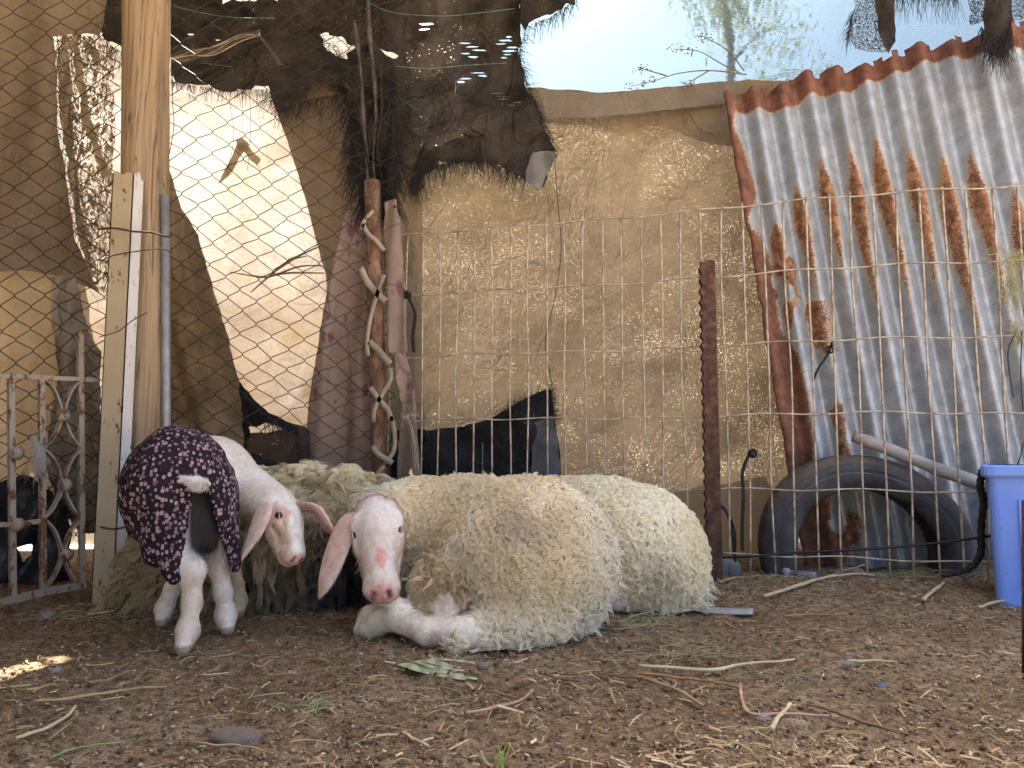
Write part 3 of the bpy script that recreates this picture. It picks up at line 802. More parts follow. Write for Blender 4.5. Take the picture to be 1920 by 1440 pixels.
for nm, lab, ln, Y, r in (('tie_wire', 'thick rusty wire strapped around the posts near the top of the steel post', [(184, 430), (215, 428), (250, 434), (285, 436), (312, 444), (322, 440)], 2.13, .0032),
                         ('tie_wire', 'thin bent wire looped round the posts below the rusty strap', [(186, 490), (210, 480), (226, 476), (252, 472), (300, 466), (322, 474)], 2.13, .0018),
                         ('tie_wire', 'slack thin wire crossing the middle of the steel post', [(186, 632), (220, 622), (234, 612), (250, 600), (276, 586)], 2.13, .0015),
                         ('tie_wire', 'dark band of wire tied low round the steel post', [(188, 988), (210, 992), (236, 988), (258, 980)], 2.13, .0035)):
    v, f = tube(WA(spline(ln, 26), Y), r, 6)
    props(mesh(nm, v, f, rustw), lab, 'wire', 'wires tied round the posts')

# ornamental gate
def gate_Y(u): return 2.03 + .0012 * u
gate_p = rusty_paint('old white gate paint', (.30, .245, .18), .53, (.13, .09, .06))
t = thing('ornamental_gate', U(80, 2.12, 0), 'old white iron gate with scrollwork, at the edge of the picture left of the posts', 'gate')
def gpts(l, n=16): 
    s = spline(l, n)
    return np.array([W(a, b, gate_Y(a)) for a, b in s])
gdir = np.array([W(150, 850, gate_Y(150)) - W(0, 850, gate_Y(0))])[0]; gdir /= np.linalg.norm(gdir)
gn = np.cross(gdir, (0, 0, 1))
def gbar(nm, l, w, d=.014, n=8):
    b = MB(); b.add(*strap(gpts(l, n), gdir if abs(l[0][1] - l[-1][1]) > abs(l[0][0] - l[-1][0]) else (0, 0, 1), w, d)); return b.build(nm, gate_p, t, False)
gbar('top_rail', [(-330, 696), (0, 705), (100, 709), (186, 713)], .013)
gbar('middle_rail', [(-330, 988), (0, 984), (50, 980), (84, 976)], .013)
gbar('bottom_rail', [(-330, 1180), (0, 1128), (80, 1110), (160, 1096)], .02)
for u0, v0, v1 in ((-240, 700, 1165), (-150, 700, 1150), (-60, 700, 1140), (20, 700, 1128), (77, 706, 1112), (150, 622, 1100)):
    gbar('bar', [(u0, v0), (u0 + 2, (v0 + v1) / 2), (u0 + 4, v1)], .015)
for v0 in (712, 843, 974):
    for sgn in (-1, 1):
        c0 = 117
        l = [(c0 + sgn * 34, v0), (c0 + sgn * 17, v0 + 18), (c0 + sgn * 5, v0 + 48), (c0 + sgn * 3, v0 + 66), (c0 + sgn * 6, v0 + 84), (c0 + sgn * 20, v0 + 112), (c0 + sgn * 35, v0 + 128)]
        b = MB(); b.add(*strap(gpts(l, 26), gn, .020, .005)); b.build('scroll', gate_p, t, False)
    for c0 in (-105,):
        for sgn in (-1, 1):
            l = [(c0 + sgn * 40, v0), (c0 + sgn * 17, v0 + 18), (c0 + sgn * 5, v0 + 48), (c0 + sgn * 3, v0 + 66), (c0 + sgn * 6, v0 + 84), (c0 + sgn * 20, v0 + 112), (c0 + sgn * 40, v0 + 128)]
            b = MB(); b.add(*strap(gpts(l, 20), gn, .020, .005)); b.build('scroll', gate_p, t, False)
for u0, v0 in ((117, 779), (120, 910), (122, 1040), (28, 850), (30, 984)):
    c = W(u0, v0, gate_Y(u0) - .012)
    v, f = tube([c + np.array((0, -.010, 0)), c + np.array((0, -.006, 0)), c, c + np.array((0, .012, 0))], [.008, .0165, .0185, .0185], 16)
    mesh('rosette', v, f, gate_p, t)
wispm = simple('grey wool', (.45, .42, .36), .95)
tw = thing('wool_wisp', W(68, 850, 2.08), 'tuft of grey wool snagged on the gate bars', 'wool')
fr = fringe('fibres', [(62, 815), (72, 840), (66, 880)], 2.08, 260, 45, wispm, tw, (0, .6), .6, .0005, .3, 2)

# chain link: zigzag wires
def cl_Y(u): return float(np.interp(u, [-350, 250, 330, 720], [2.30, 2.44, 2.48, 2.82]))
wirem = simple('dark chain link wire', (.055, .043, .033), .6, .5, var=.4, scale=60)
t = thing('chain_link_fence', U(450, 2.6, 0), 'chain link fence of thin rusty wire between the posts and the rusty pole', 'fence')
p2, q2 = 28.5, 20.5
for k in range(-9, 26):
    u0 = k * p2
    if 205 < u0 < 280: continue
    vv = np.arange(-40, 1010, q2)
    uu = u0 + np.where((np.arange(len(vv)) + k) % 2 == 0, 0.0, p2)
    wu = 9 * fbm(np.stack([uu * .008, vv * .008, 0 * vv], 1), 3) + 3.5 * vnoise(np.stack([uu * .05, vv * .05, 0 * vv + 4], 1))
    wv = 9 * fbm(np.stack([uu * .008, vv * .008, 0 * vv + 9], 1), 3) + 3 * vnoise(np.stack([uu * .05, vv * .05, 0 * vv + 8], 1)) + .12 * (uu - 400) * np.clip((uu - 300) / 100, 0, 1)
    P = []
    for i in range(len(vv)):
        a, b = uu[i] + wu[i], vv[i] + wv[i]
        Yw = cl_Y(a) + .004 * ((i + k) % 2) + .018 * vnoise(np.array([[a * .01, b * .01, 2.0]]))[0]
        sgn = 1 if (i + k) % 2 == 0 else -1
        P += [W(a + sgn * 2.0, b - 3.2, Yw), W(a, b, Yw), W(a + sgn * 2.0, b + 3.2, Yw)]
    v, f = tube(P, .0016, 4)
    mesh('wire', v, f, wirem, t)

# welded wire panel
def fe_Y(u): return float(np.interp(u, [730, 1920, 2200], [2.86, 2.30, 2.18]))
A_, B_ = np.array((U(728, 2.86, .6)[0], 2.86)), np.array((U(2030, 2.25, .6)[0], 2.25))
Lf = np.linalg.norm(B_ - A_); nv = int(Lf / .0675)
m = Mat('galvanised wire')
cw = m.mix(m.ramp(m.noise(26, 5, .65), [(.42, 0.0), (.62, .85)]), (.46, .41, .32), (.20, .13, .08))
wire2 = m.surf(m.principled(cw, .55, .25, .4))
t = thing('wire_mesh_panel', ((A_[0] + B_[0]) / 2, (A_[1] + B_[1]) / 2, 0), 'welded wire mesh panel standing across the pen behind the ewes', 'fence panel')
def fsag(s): return .012 * math.sin(s * 3.2) + .006 * math.sin(s * 9 + 1)
for i in range(nv + 1):
    s = i / nv
    q = A_ + (B_ - A_) * s
    zt = 1.27 + fsag(s)
    zz = np.linspace(0.005, zt, 14)
    dx = .006 * vnoise(np.stack([zz * 3, 0 * zz + i * 1.7, 0 * zz], 1)) - .018 * (1 - zz / 1.27) * 0
    dy = .006 * vnoise(np.stack([zz * 3, 0 * zz + i * 2.3, 0 * zz + 5], 1))
    P = np.stack([q[0] + dx, q[1] + dy, zz], 1)
    v, f = tube(P, .0034, 6); mesh('vertical_wire', v, f, wire2, t)
for j, zz in enumerate((1.257, 1.017, .777, .537, .297, .082)):
    ss = np.linspace(-.006, 1.004, 60)
    q = A_[None] + (B_ - A_)[None] * ss[:, None]
    P = np.stack([q[:, 0], q[:, 1] - .0048, [zz + fsag(s) * (1 if j < 4 else .4) + .004 * math.sin(s * 40 + j) for s in ss]], 1)
    v, f = tube(P, .0029, 6); mesh('horizontal_wire', v, f, wire2, t)

# serrated stake
m = Mat('dark rust')
cr_ = m.ramp(m.noise(40, 6, .65), [(.34, (.035, .020, .015)), (.52, (.080, .040, .026)), (.68, (.15, .08, .05))])
rust_dark = m.surf(m.principled(cr_, .8, .2, .3, m.bump(m.noise(150, 4), .5, .003)))
t = thing('rusty_stake', U(1335, 2.5, 0), 'dark rusty angle iron stake with a notched edge, in front of the wire panel', 'stake')
Yst = 2.50; zt = W(1337, 488, Yst)[2]
xl, xm, xr = U(1322, Yst, .5)[0], U(1331, Yst, .5)[0], U(1348, Yst, .5)[0]
mb = MB(); mb.box(((xm + xr) / 2, Yst, zt / 2 - .03), (xr - xm, .005, zt + .06)); mb.build('flange', rust_dark, t, False)
zz = np.arange(-.06, zt, .0095)
out = np.array([(xl - (0 if (i // 2) % 2 else .0055), z_) for i, z_ in enumerate(zz)])
vv = [(x_, Yst - .004, z_) for x_, z_ in out] + [(xm, Yst - .004, z_) for z_ in zz] + [(x_ , Yst + .02, z_) for x_, z_ in out] + [(xm, Yst + .02, z_) for z_ in zz]
n_ = len(zz)
ff = []
for i in range(n_ - 1):
    ff += [[i, n_ + i, n_ + i + 1, i + 1], [2 * n_ + i, 2 * n_ + i + 1, 3 * n_ + i + 1, 3 * n_ + i], [i, i + 1, 2 * n_ + i + 1, 2 * n_ + i]]
ff += [[n_ - 1, 2 * n_ - 1, 4 * n_ - 1, 3 * n_ - 1]]
mesh('notched_flange', vv, ff, rust_dark, t, False)
o = MB().tube([U(1923, 1.45, -.02), U(1922.5, 1.45, .10), U(1922, 1.45, .33)], .006, 8).build('rusty_rod', rust_dark)
props(o, 'dark rusty rod standing at the right edge in front of the blue bin', 'rod')

# ------------------------------------------------------------------ corrugated sheet
TL, TR, BL = W(1357, 178, 2.97), W(2160, -24, 2.60), W(1512, 1085, 2.86)
ex = TR - TL; Lx = np.linalg.norm(ex); ex /= Lx
ez = BL - TL; Lz = np.linalg.norm(ez); ez /= Lz
en = np.cross(ex, ez); en /= np.linalg.norm(en)
if en[1] > 0: en = -en
pitch = .1045; nxs = int(Lx / pitch * 18); nzs = 170
sx, tz = np.meshgrid(np.linspace(0, Lx, nxs), np.linspace(0, Lz, nzs), indexing='ij')
edge_n = .016 * fbm(np.stack([sx[:, 0] * 22, 0 * sx[:, 0], 0 * sx[:, 0]], 1), 4)[:, None]
tt = tz + edge_n * np.clip(1 - tz / .12, 0, 1)
ledge = .010 * fbm(np.stack([tz[0] * 14, 0 * tz[0] + 3, 0 * tz[0]], 1), 4)[None]
ss = sx + ledge * np.clip(1 - sx / .05, 0, 1)
phs = sx / pitch * 2 * np.pi + .7
dent = .010 * fbm(np.stack([sx * 2, tz * 1.2, 0 * sx], -1), 3)
wav = .022 * np.sin(phs)
P = TL + ex * ss[..., None] + ez * tt[..., None] + en * (wav + dent)[..., None]
P[..., 2] = np.maximum(P[..., 2], -.03)
# rust: along the torn top and side edges, and spindle-shaped streaks down the valleys
cyc = (sx / pitch + .11 + .25) ; idx = np.floor(cyc); fr_ = cyc - idx - .5
h1 = _hash(idx.astype(np.int64), idx.astype(np.int64) * 0 + 3, idx.astype(np.int64) * 0)
h2 = _hash(idx.astype(np.int64), idx.astype(np.int64) * 0 + 9, idx.astype(np.int64) * 0)
start = np.interp(idx, [0, 1, 2, 3, 4, 5, 6, 7, 8, 9], [9, .56, .44, .36, .34, .32, .40, .44, .46, .6]) + .04 * (h1 - .5)
lenn = np.interp(idx, [0, 1, 2, 3, 4, 5, 6, 7, 8], [.1, .34, .46, .56, .74, .72, .62, .76, .7]) + .1 * (h2 - .5)
tpos = (tz - start) / lenn
wdt = np.where((tpos > 0) & (tpos < 1), np.clip(tpos * 3.2, 0, 1) ** .7 * np.clip((1 - tpos) * 1.3, 0, 1) ** .8 * .36, 0)
streak = np.clip((wdt - np.abs(fr_ + .10 + .05 * np.sin(tz * 7 + idx * 2.1))) / .26 + .30, 0, 1) * (wdt > .01)
topr = np.clip((.112 + .03 * vnoise(np.stack([sx * 9, 0 * sx, 0 * sx], -1)) - tz) / .02, 0, 1)
ln_ = .058 + .075 * np.clip(tz - .55, 0, 1) + .035 * vnoise(np.stack([tz * 7, 0 * sx + 5, 0 * sx], -1))
side = np.clip((ln_ - sx) / .03, 0, 1)
blot = fbm(np.stack([sx * 9, tz * 5, 0 * sx + 8], -1), 4)
blotch = np.clip((blot - .12) / .15, 0, 1) * np.clip((.30 - sx) / .12, 0, 1) * np.clip((tz - .5) / .2, 0, 1)
rustv = np.maximum.reduce([streak * .8, topr, side, blotch * .9])
solid = np.maximum(topr, side * .85)
m = Mat('corrugated iron')
gal = m.ramp(m.noise(18, 6, .62), [(.3, (.215, .235, .25)), (.5, (.31, .335, .355)), (.7, (.41, .435, .455))])
gal = m.mix(m.ramp(m.noise(70, 5, .7), [(.55, 0.0), (.72, .5)]), gal, (.14, .14, .14))
gal = m.mix(m.ramp(m.noise(3.2, 4, .6, vec=m.map((1, 1, .35))), [(.5, 0.0), (.72, .55)]), gal, (.21, .20, .185))
ra = m.attr('rust', 'Fac')
edge = m.math('ADD', ra, m.math('MULTIPLY', m.math('SUBTRACT', m.noise(120, 6, .75), .5), 1.9))
rf_ = m.ramp(edge, [(.40, 0.0), (.62, 1.0)])
halo = m.ramp(edge, [(.22, 0.0), (.42, 1.0)])
gal = m.mix(m.math('MULTIPLY', halo, .6), gal, (.48, .33, .17))
rc = m.ramp(m.noise(34, 6, .65), [(.34, (.075, .032, .02)), (.5, (.19, .082, .038)), (.66, (.36, .20, .10))])
rs = m.ramp(m.noise(20, 6, .65), [(.36, (.075, .032, .022)), (.64, (.20, .085, .055))])
rc = m.mix(m.attr('solid', 'Fac'), rc, rs)
cfin = m.mix(rf_, gal, rc)
rgh = m.math('ADD', .46, m.math('MULTIPLY', rf_, .4))
met = m.math('MULTIPLY', m.math('SUBTRACT', 1.0, rf_), .35)
corr_m = m.surf(m.principled(cfin, rgh, met, .4, m.bump(m.math('ADD', m.noise(120, 4), m.math('MULTIPLY', rf_, .6)), .25, .003)))
bq = (np.arange(nxs - 1)[:, None] * nzs + np.arange(nzs - 1)[None]).ravel()
fq = np.stack([bq, bq + nzs, bq + nzs + 1, bq + 1], 1)
# bites eaten out of the rusted top edge
fc_i, fc_j = bq // nzs, bq % nzs
bite = (fc_j < 2) & (_hash(fc_i // 5, fc_i * 0 + 2, fc_i * 0) > .62)
o = mesh('corrugated_sheet', P.reshape(-1, 3), fq[~bite], corr_m, None, True, None, {'rust': rustv.ravel(), 'solid': solid.ravel()})
md = o.modifiers.new('thickness', 'SOLIDIFY'); md.thickness = .0015; md.offset = 0
props(o, 'leaning corrugated iron sheet with a rusted top edge and rust streaks', 'metal sheet')

# tyre half sunk in the ground
m = Mat('old tyre rubber')
tc_ = m.mix(m.ramp(m.noise(9, 6, .65), [(.36, 0.0), (.7, .9)]), (.014, .015, .017), (.085, .085, .086))
geo = m.n('ShaderNodeNewGeometry'); sn = m.n('ShaderNodeSeparateXYZ'); m.t.links.new(geo.outputs['True Normal'], sn.inputs[0])
tc_ = m.mix(m.math('MULTIPLY', m.ramp(sn.outputs[2], [(.25, 0.0), (.85, 1.0)]), m.ramp(m.noise(14, 4), [(.3, .3), (.6, .9)])), tc_, (.19, .145, .105))     # dust settled on it
rub = m.surf(m.principled(tc_, .72, 0, .35, m.bump(m.noise(120, 4), .3, .003)))
tc = U(1617, 2.66, .070); R0 = .348
prof = [(.232, -.062), (.226, -.075), (.236, -.088), (.262, -.096), (.285, -.102), (.288, -.098), (.300, -.099), (.322, -.090), (.338, -.078), (.340, -.074), (.347, -.060)]
for q in np.linspace(-.05, .05, 11):
    prof.append((R0 + (.0 if int(round((q + .05) / .01)) % 3 else -.008), q))
prof += [(.347, .060), (.338, .078), (.322, .090), (.285, .10), (.236, .088), (.226, .075), (.232, .062), (.29, .05), (.33, .03), (.335, 0), (.33, -.03), (.29, -.05)]
na = 120
tv, tf = [], []
dirx = np.array((.953, -.22, 0)); dirx /= np.linalg.norm(dirx); dirn_ = np.array((dirx[1], -dirx[0], 0)) * -1
if dirn_[1] < 0: dirn_ = -dirn_
lean = np.array((0, .10, 1.0)); lean /= np.linalg.norm(lean)
for i in range(na):
    a = 2 * np.pi * i / na
    e = dirx * math.cos(a) + lean * math.sin(a)
    for j, (r_, w_) in enumerate(prof):
        k_ = r_ - (.006 if (10 < j < 22 and i % 4 == 0) else 0) + .004 * math.sin(a * 3 + 1)
        tv.append(tc + e * k_ + dirn_ * w_)
npf = len(prof)
for i in range(na):
    for j in range(npf):
        tf.append([i * npf + j, ((i + 1) % na) * npf + j, ((i + 1) % na) * npf + (j + 1) % npf, i * npf + (j + 1) % npf])
props(mesh('tyre', tv, tf, rub), 'old black tyre half sunk in the ground behind the wire panel', 'tyre')
# pale stick on top of the tyre
m = Mat('peeled stick')
c = m.ramp(m.noise(14, 5, .6, vec=m.map((.15, 1, 1))), [(.35, (.24, .21, .18)), (.65, (.44, .40, .36))])
stickm = m.surf(m.principled(c, .8, 0, .2, m.bump(m.noise(90, 4, vec=m.map((.2, 1, 1))), .4, .004)))
P = np.array([W(a, b, Y_) for a, b, Y_ in [(1600, 818, 2.62), (1650, 836, 2.60), (1700, 856, 2.57), (1760, 880, 2.53), (1842, 908, 2.47), (1900, 925, 2.44)]])
P = spline(P, 30)
th = np.linspace(0, 1, 30)
props(MB().tube(P, .0215 + .0025 * vnoise(np.stack([th * 14, 0 * th, 0 * th], 1)), 14).build('peeled_stick', stickm), 'grey peeled stick lying on the tyre, reaching to the blue bin', 'stick')
hosem = simple('black hose', (.016, .016, .017), .5, var=.3)
props(MB().tube(np.array([W(a, b, Y_) for a, b, Y_ in spline([(1322, 1046, 2.55), (1400, 1044, 2.46), (1500, 1036, 2.42), (1620, 1030, 2.38), (1740, 1020, 2.34), (1850, 1006, 2.30), (1960, 990, 2.27)], 50)]), .0042, 6).build('black_cable', hosem),
      'thin black cable strung low along the wire panel past the tyre', 'cable')
# twisted ropes and knots on the panel
def rope(name, ln, Y, r, lab, mat=hosem, strands=3, turns=9, knot=None, group=None):
    t = thing(name, W(ln[-1][0], ln[-1][1], Y), lab, 'rope', group)
    n = 60
    C = WA(spline(ln, n), Y)
    th = np.linspace(0, turns * 2 * np.pi, n)
    for k in range(strands):
        o_ = np.stack([np.cos(th + k * 2.1), np.sin(th + k * 2.1), 0 * th], 1) * r * .75
        MB().tube(C + o_, r * .62, 6).build('strand', mat, t)
    if knot:
        c = W(*knot, Y - .004)
        th = np.linspace(0, 4 * np.pi, 40)
        K = c + np.stack([np.cos(th) * .010 + .003 * np.sin(th * 2.5), np.sin(th * 1.5) * .008, np.sin(th) * .011], 1)
        MB().tube(K, r * .8, 6).build('knot', mat, t)
        fringe('loose_ends', [(knot[0] - 5, knot[1]), (knot[0] + 6, knot[1])], Y - .01, 14, 22, thread_dark, t, (0, -.2), 1, .0008, .5, 2)
    return t
rope('black_rope', [(1410, 848), (1400, 862), (1392, 890), (1394, 930), (1392, 980), (1392, 1032)], 2.44, .0048, 'black twisted rope hanging in the panel left of the tyre', knot=(1412, 850), turns=12)
rope('black_rope', [(760, 545), (768, 562), (778, 590), (774, 630), (776, 660)], 2.80, .0052, 'dark frayed rope end knotted to the panel beside the floral strip', knot=(764, 553), turns=7)
rope('black_rope', [(1560, 642), (1552, 664), (1535, 690), (1524, 714)], 2.46, .0036, 'small black rope knot tied on the panel in front of the corrugated sheet', knot=(1557, 655), turns=4)
rope('grey_strap', [(1345, 946), (1362, 958), (1374, 990), (1376, 1040), (1374, 1080)], 2.62, .007, 'dark bent strap standing between the stake and the black rope', turns=1, strands=2)

# ------------------------------------------------------------------ rusty pole, carpets and lacing
t0 = MB()
m = Mat('rusty pole')
c = m.ramp(m.noise(24, 6, .65, vec=m.map((1, 1, .5))), [(.34, (.055, .030, .019)), (.5, (.13, .07, .042)), (.66, (.27, .18, .115))])
polem = m.surf(m.principled(c, .8, .1, .3, m.bump(m.noise(90, 5), .5, .004)))
props(MB().tube(np.array([W(698, 340, 2.82), W(702, 500, 2.82), W(708, 700, 2.82), U(714, 2.82, .1), U(716, 2.82, -.04)]), .031, 20).build('rusty_pole', polem), 'round rusty pole between the floral carpet and the wire panel', 'pole')
m = Mat('floral carpet')
bc = m.ramp(m.noise(5, 5, .6), [(.3, (.20, .145, .115)), (.7, (.315, .24, .20))])
bc = m.mix(m.math('MULTIPLY', m.noise(260, 2), .4), bc, (.12, .085, .07))
vp = m.map((1.5, .2, .62), rot=(0, .35, 0))
fl = m.ramp(m.math('ADD', m.vor(13, vec=vp), m.math('MULTIPLY', m.noise(50, 2), .12)), [(.26, 1.0), (.31, 0.0)])
msk = m.ramp(m.noise(2.6, 2, .5), [(.47, 0.0), (.52, 1.0)])
bc = m.mix(m.math('MULTIPLY', m.math('MULTIPLY', fl, msk), .8), bc, (.15, .055, .085))
ln_ = m.ramp(m.vor(6.5, vec=m.map((1, .2, .8), loc=(3, 0, 1)), feature='DISTANCE_TO_EDGE'), [(.012, 1.0), (.03, 0.0)])
bc = m.mix(m.math('MULTIPLY', m.math('MULTIPLY', ln_, msk), .45), bc, (.10, .04, .05))
carp = m.surf(m.principled(bc, .95, 0, .1, m.bump(m.noise(300, 3), .6, .003)))
t = thing('floral_carpet', W(640, 1000, 2.86), 'pink brown carpet with purple flowers draped beside the rusty pole', 'carpet')
cloth('sheet', [(652, 388), (690, 384), (704, 400), (708, 600), (716, 1045), (556, 1045), (566, 880), (580, 760), (600, 630), (622, 500)], lambda u, v: 2.90 - .0002 * (u - 640), carp, t, 8, 1.5,
      [(.022, .085, .012, 0), (.010, .17, .02, 1)], .018, .012, seed=30, thick=.006)
t = thing('floral_strip', W(755, 1000, 2.8), 'narrow folded strip of floral carpet hanging between the rusty pole and the wire panel', 'carpet')
cloth('upper_fold', [(722, 378), (742, 374), (752, 430), (758, 540), (762, 660), (744, 668), (728, 660), (724, 540), (720, 440)], 2.80, carp, t, 6, 1.5, [(.014, .16, .01, 0)], .012, .02, seed=31, thick=.008)
cloth('lower_fold', [(738, 660), (760, 664), (776, 720), (780, 780), (786, 860), (792, 1040), (740, 1040), (745, 860), (752, 760), (740, 700)], 2.81, carp, t, 6, 1.5, [(.018, .13, .01, 1)], .014, .02, seed=32, thick=.008)
t = thing('lacing_ribbon', W(705, 700, 2.77), 'pale plastic ribbon laced in a zigzag round the rusty pole', 'ribbon')
pl = simple('pale plastic ribbon', (.36, .29, .21), .7, var=.5)
for ln in ([(680, 420), (690, 438), (706, 452), (720, 470)], [(676, 502), (690, 530), (712, 555), (724, 565)], [(720, 515), (708, 548), (694, 598), (688, 640), (690, 668)], [(692, 640), (708, 655), (722, 672), (732, 682)],
           [(732, 690), (732, 712), (716, 740), (702, 768), (700, 792)], [(694, 726), (710, 748), (728, 770), (734, 790)], [(734, 780), (740, 812), (738, 846), (720, 872), (705, 892)], [(698, 836), (708, 850), (722, 860), (736, 868)], [(700, 395), (684, 412), (678, 430)]):
    b = MB(); b.add(*strap(WA(spline(ln, 14), 2.775), (.6, 0, .8), .015 + .010 * RNG.random(), .0015)); b.build('ribbon_turn', pl, t)
t = thing('raffia_tie', W(775, 880, 2.76), 'bunch of pale raffia tied to the foot of the floral strip', 'raffia')
for k in range(14):
    d = RNG.normal(0, 4, 4)
    ln = [(760 + d[0], 778 + d[1] * .5), (770 + d[1] * .5, 800), (778 + d[2] * .7, 840), (780 + d[3], 888 + d[0])]
    b = MB(); b.tube(WA(spline(ln, 14), 2.755 + RNG.normal(0, .006)), .0022, 5, flat=.4); b.build('strand', thread_pale, t)
fringe('loose_ends', [(752, 782), (775, 778)], 2.75, 26, 30, thread_pale, t, (.2, -.2), 1, .0007, .6, 2)

# ------------------------------------------------------------------ blue bin
m = Mat('blue plastic')
c = m.mix(m.ramp(m.noise(4, 4, .6), [(.35, 0.0), (.75, .6)]), (.16, .29, .80), (.29, .42, .84))
c = m.mix(m.ramp(m.noise(45, 5, .7), [(.62, 0.0), (.72, .6)]), c, (.10, .11, .16))
bluem = m.surf(m.principled(c, .42, 0, .4, m.bump(m.noise(30, 3), .1, .003)))
t = thing('blue_bin', U(1930, 2.2, 0), 'blue plastic bin cut by the right edge of the picture', 'bin')
Yb = 2.12
x0, x1 = U(1856, Yb, .1)[0], U(1856, Yb, .1)[0] + .27
bin_c, bin_s = math.cos(math.radians(-33)), math.sin(math.radians(-33))
bin_o = np.array((x0, Yb, 0))
def turn(v):
    v = np.asarray(v, float) - bin_o
    return np.stack([v[:, 0] * bin_c - v[:, 1] * bin_s, v[:, 0] * bin_s + v[:, 1] * bin_c, v[:, 2]], 1) + bin_o
zt = W(1870, 872, Yb)[2]
def ring(x0, x1, y0, y1, z, r=.025, n=5, zf=None):
    out = []
    for cx_, cy_, a0 in ((x1 - r, y1 - r, 0), (x0 + r, y1 - r, 90), (x0 + r, y0 + r, 180), (x1 - r, y0 + r, 270)):
        for k in range(n):
            a = math.radians(a0 + 90 * k / (n - 1))
            px_, py_ = cx_ + r * math.cos(a), cy_ + r * math.sin(a)
            out.append((px_, py_, z if zf is None else zf(px_, py_, z)))
    return out
def dip(px_, py_, z):
    s = (px_ - x0) / (x1 - x0)
    return z - .024 * float(np.clip((s - .16) / .12, 0, 1)) * float(np.clip((.84 - s) / .12, 0, 1))
gz = float(ground_h(np.array([x0 + .1]), np.array([Yb]))[0]) - .004
rings = [ring(x0 + .012, x1 - .012, Yb + .012, Yb + .218, gz), ring(x0 + .010, x1 - .010, Yb + .010, Yb + .22, gz + .01), ring(x0 + .004, x1 - .004, Yb + .004, Yb + .226, zt - .055), ring(x0 + .003, x1 - .003, Yb + .003, Yb + .227, zt - .032, zf=dip)]
inner = [ring(x0 + .010, x1 - .010, Yb + .010, Yb + .22, zt - .002, zf=dip), ring(x0 + .016, x1 - .016, Yb + .016, Yb + .214, gz + .008)]
def loft(rs, cap0=False, cap1=False):
    v = [p for r_ in rs for p in r_]; n = len(rs[0])
    f = [[i * n + j, i * n + (j + 1) % n, (i + 1) * n + (j + 1) % n, (i + 1) * n + j] for i in range(len(rs) - 1) for j in range(n)]
    if cap0: f.append(list(range(n))[::-1])
    if cap1: f.append([(len(rs) - 1) * n + j for j in range(n)])
    return v, f
v, f = loft(rings + inner, True, True); mesh('body', turn(v), f, bluem, t, False)
rim = [ring(x0 - .006, x1 + .006, Yb - .006, Yb + .236, zt - .034, .03, zf=dip), ring(x0 - .010, x1 + .010, Yb - .010, Yb + .24, zt - .028, .032, zf=dip), ring(x0 - .010, x1 + .010, Yb - .010, Yb + .24, zt - .004, .032, zf=dip), ring(x0 - .004, x1 + .004, Yb - .004, Yb + .234, zt, .03, zf=dip), ring(x0 + .010, x1 - .010, Yb + .010, Yb + .22, zt, .02, zf=dip)]
v, f = loft(rim); mesh('rim', turn(v), f, bluem, t, False)
for k in (.3, .62):
    mb = MB(); mb.box((x0 + (x1 - x0) * k, Yb + .004, gz + (zt - gz) * .45), (.010, .010, (zt - gz) * .62)); mb.v = [turn(q) for q in mb.v]; mb.build('rib', bluem, t, False)
rope('black_rope', [(1842, 882), (1838, 912), (1844, 940), (1840, 990), (1838, 1040), (1815, 1068), (1770, 1080)], 2.26, .009, 'thick dark rope looping down beside the blue bin', strands=3, turns=14)

# hay hanging on the panel at the right edge
t = thing('hay_bunch', W(1905, 560, 2.24), 'dry greenish hay and strings caught on the panel at the right edge', 'hay')
hayg = simple('green hay', (.34, .32, .15), .8, var=.4)
fringe('hay_stems', [(1912, 465), (1896, 500), (1905, 560)], 2.24, 130, 70, hayg, t, (-.1, .6), .8, .0011, .2, 2.4)
fringe('hay_stems', [(1905, 600), (1915, 640)], 2.24, 60, 50, hayg, t, (-.2, .5), .8, .0010, .2, 2)
for ln in ([(1906, 620), (1890, 660), (1896, 720), (1900, 745)], [(1916, 620), (1914, 700), (1918, 770)], [(1919, 830), (1912, 860), (1902, 882)]):
    b = MB(); b.tube(WA(spline(ln, 16), 2.24), .0018, 5); b.build('string', hosem, t)

# shade net scraps over the corrugated sheet
t = thing('net_scrap', W(1640, 60, 2.72), 'dark frayed net scrap hanging over the middle of the corrugated sheet top', 'netting')
opn = cloth_mat('open dark net', (.03, .03, .032), (.06, .06, .062), (.2, .2, .22), .3, open_amt=.42)
cloth('sheet', [(1602, -40), (1672, -40), (1680, 80), (1660, 98), (1630, 100), (1600, 92), (1592, 60), (1604, 20)], 2.74, opn, t, 7, 4, [(.01, .1, .02, 0)], .02, seed=33)
cloth('dark_fold', [(1634, -40), (1674, -40), (1680, 78), (1664, 100), (1648, 60)], 2.72, blackn, t, 7, 2, [(.01, .15, .02, 0)], .02, seed=34)
fringe('frayed_edge', [(1604, 10), (1592, 60), (1590, 80)], 2.72, 90, 40, thread_dark, t, (-.5, .6), .4, .0008)
fringe('frayed_edge', [(1675, -10), (1800, -10)], 2.74, 170, 60, thread_dark, t, (-.1, 1), .25, .0008, 0, 1)
t = thing('net_scrap', W(1860, 80, 2.5), 'black ragged net scrap hanging over the corrugated sheet near the corner', 'netting')
cloth('sheet', [(1850, -40), (1892, -40), (1898, 60), (1880, 96), (1858, 92), (1842, 60)], 2.56, blackn, t, 7, 4, [(.012, .12, .02, 0)], .02, seed=35)
cloth('open_net', [(1815, -40), (1855, -40), (1845, 40), (1818, 46)], 2.62, opn, t, 7, 3, seed=36)
cloth('open_net', [(1890, -40), (1945, -40), (1918, 36), (1896, 40)], 2.62, opn, t, 7, 3, seed=37)
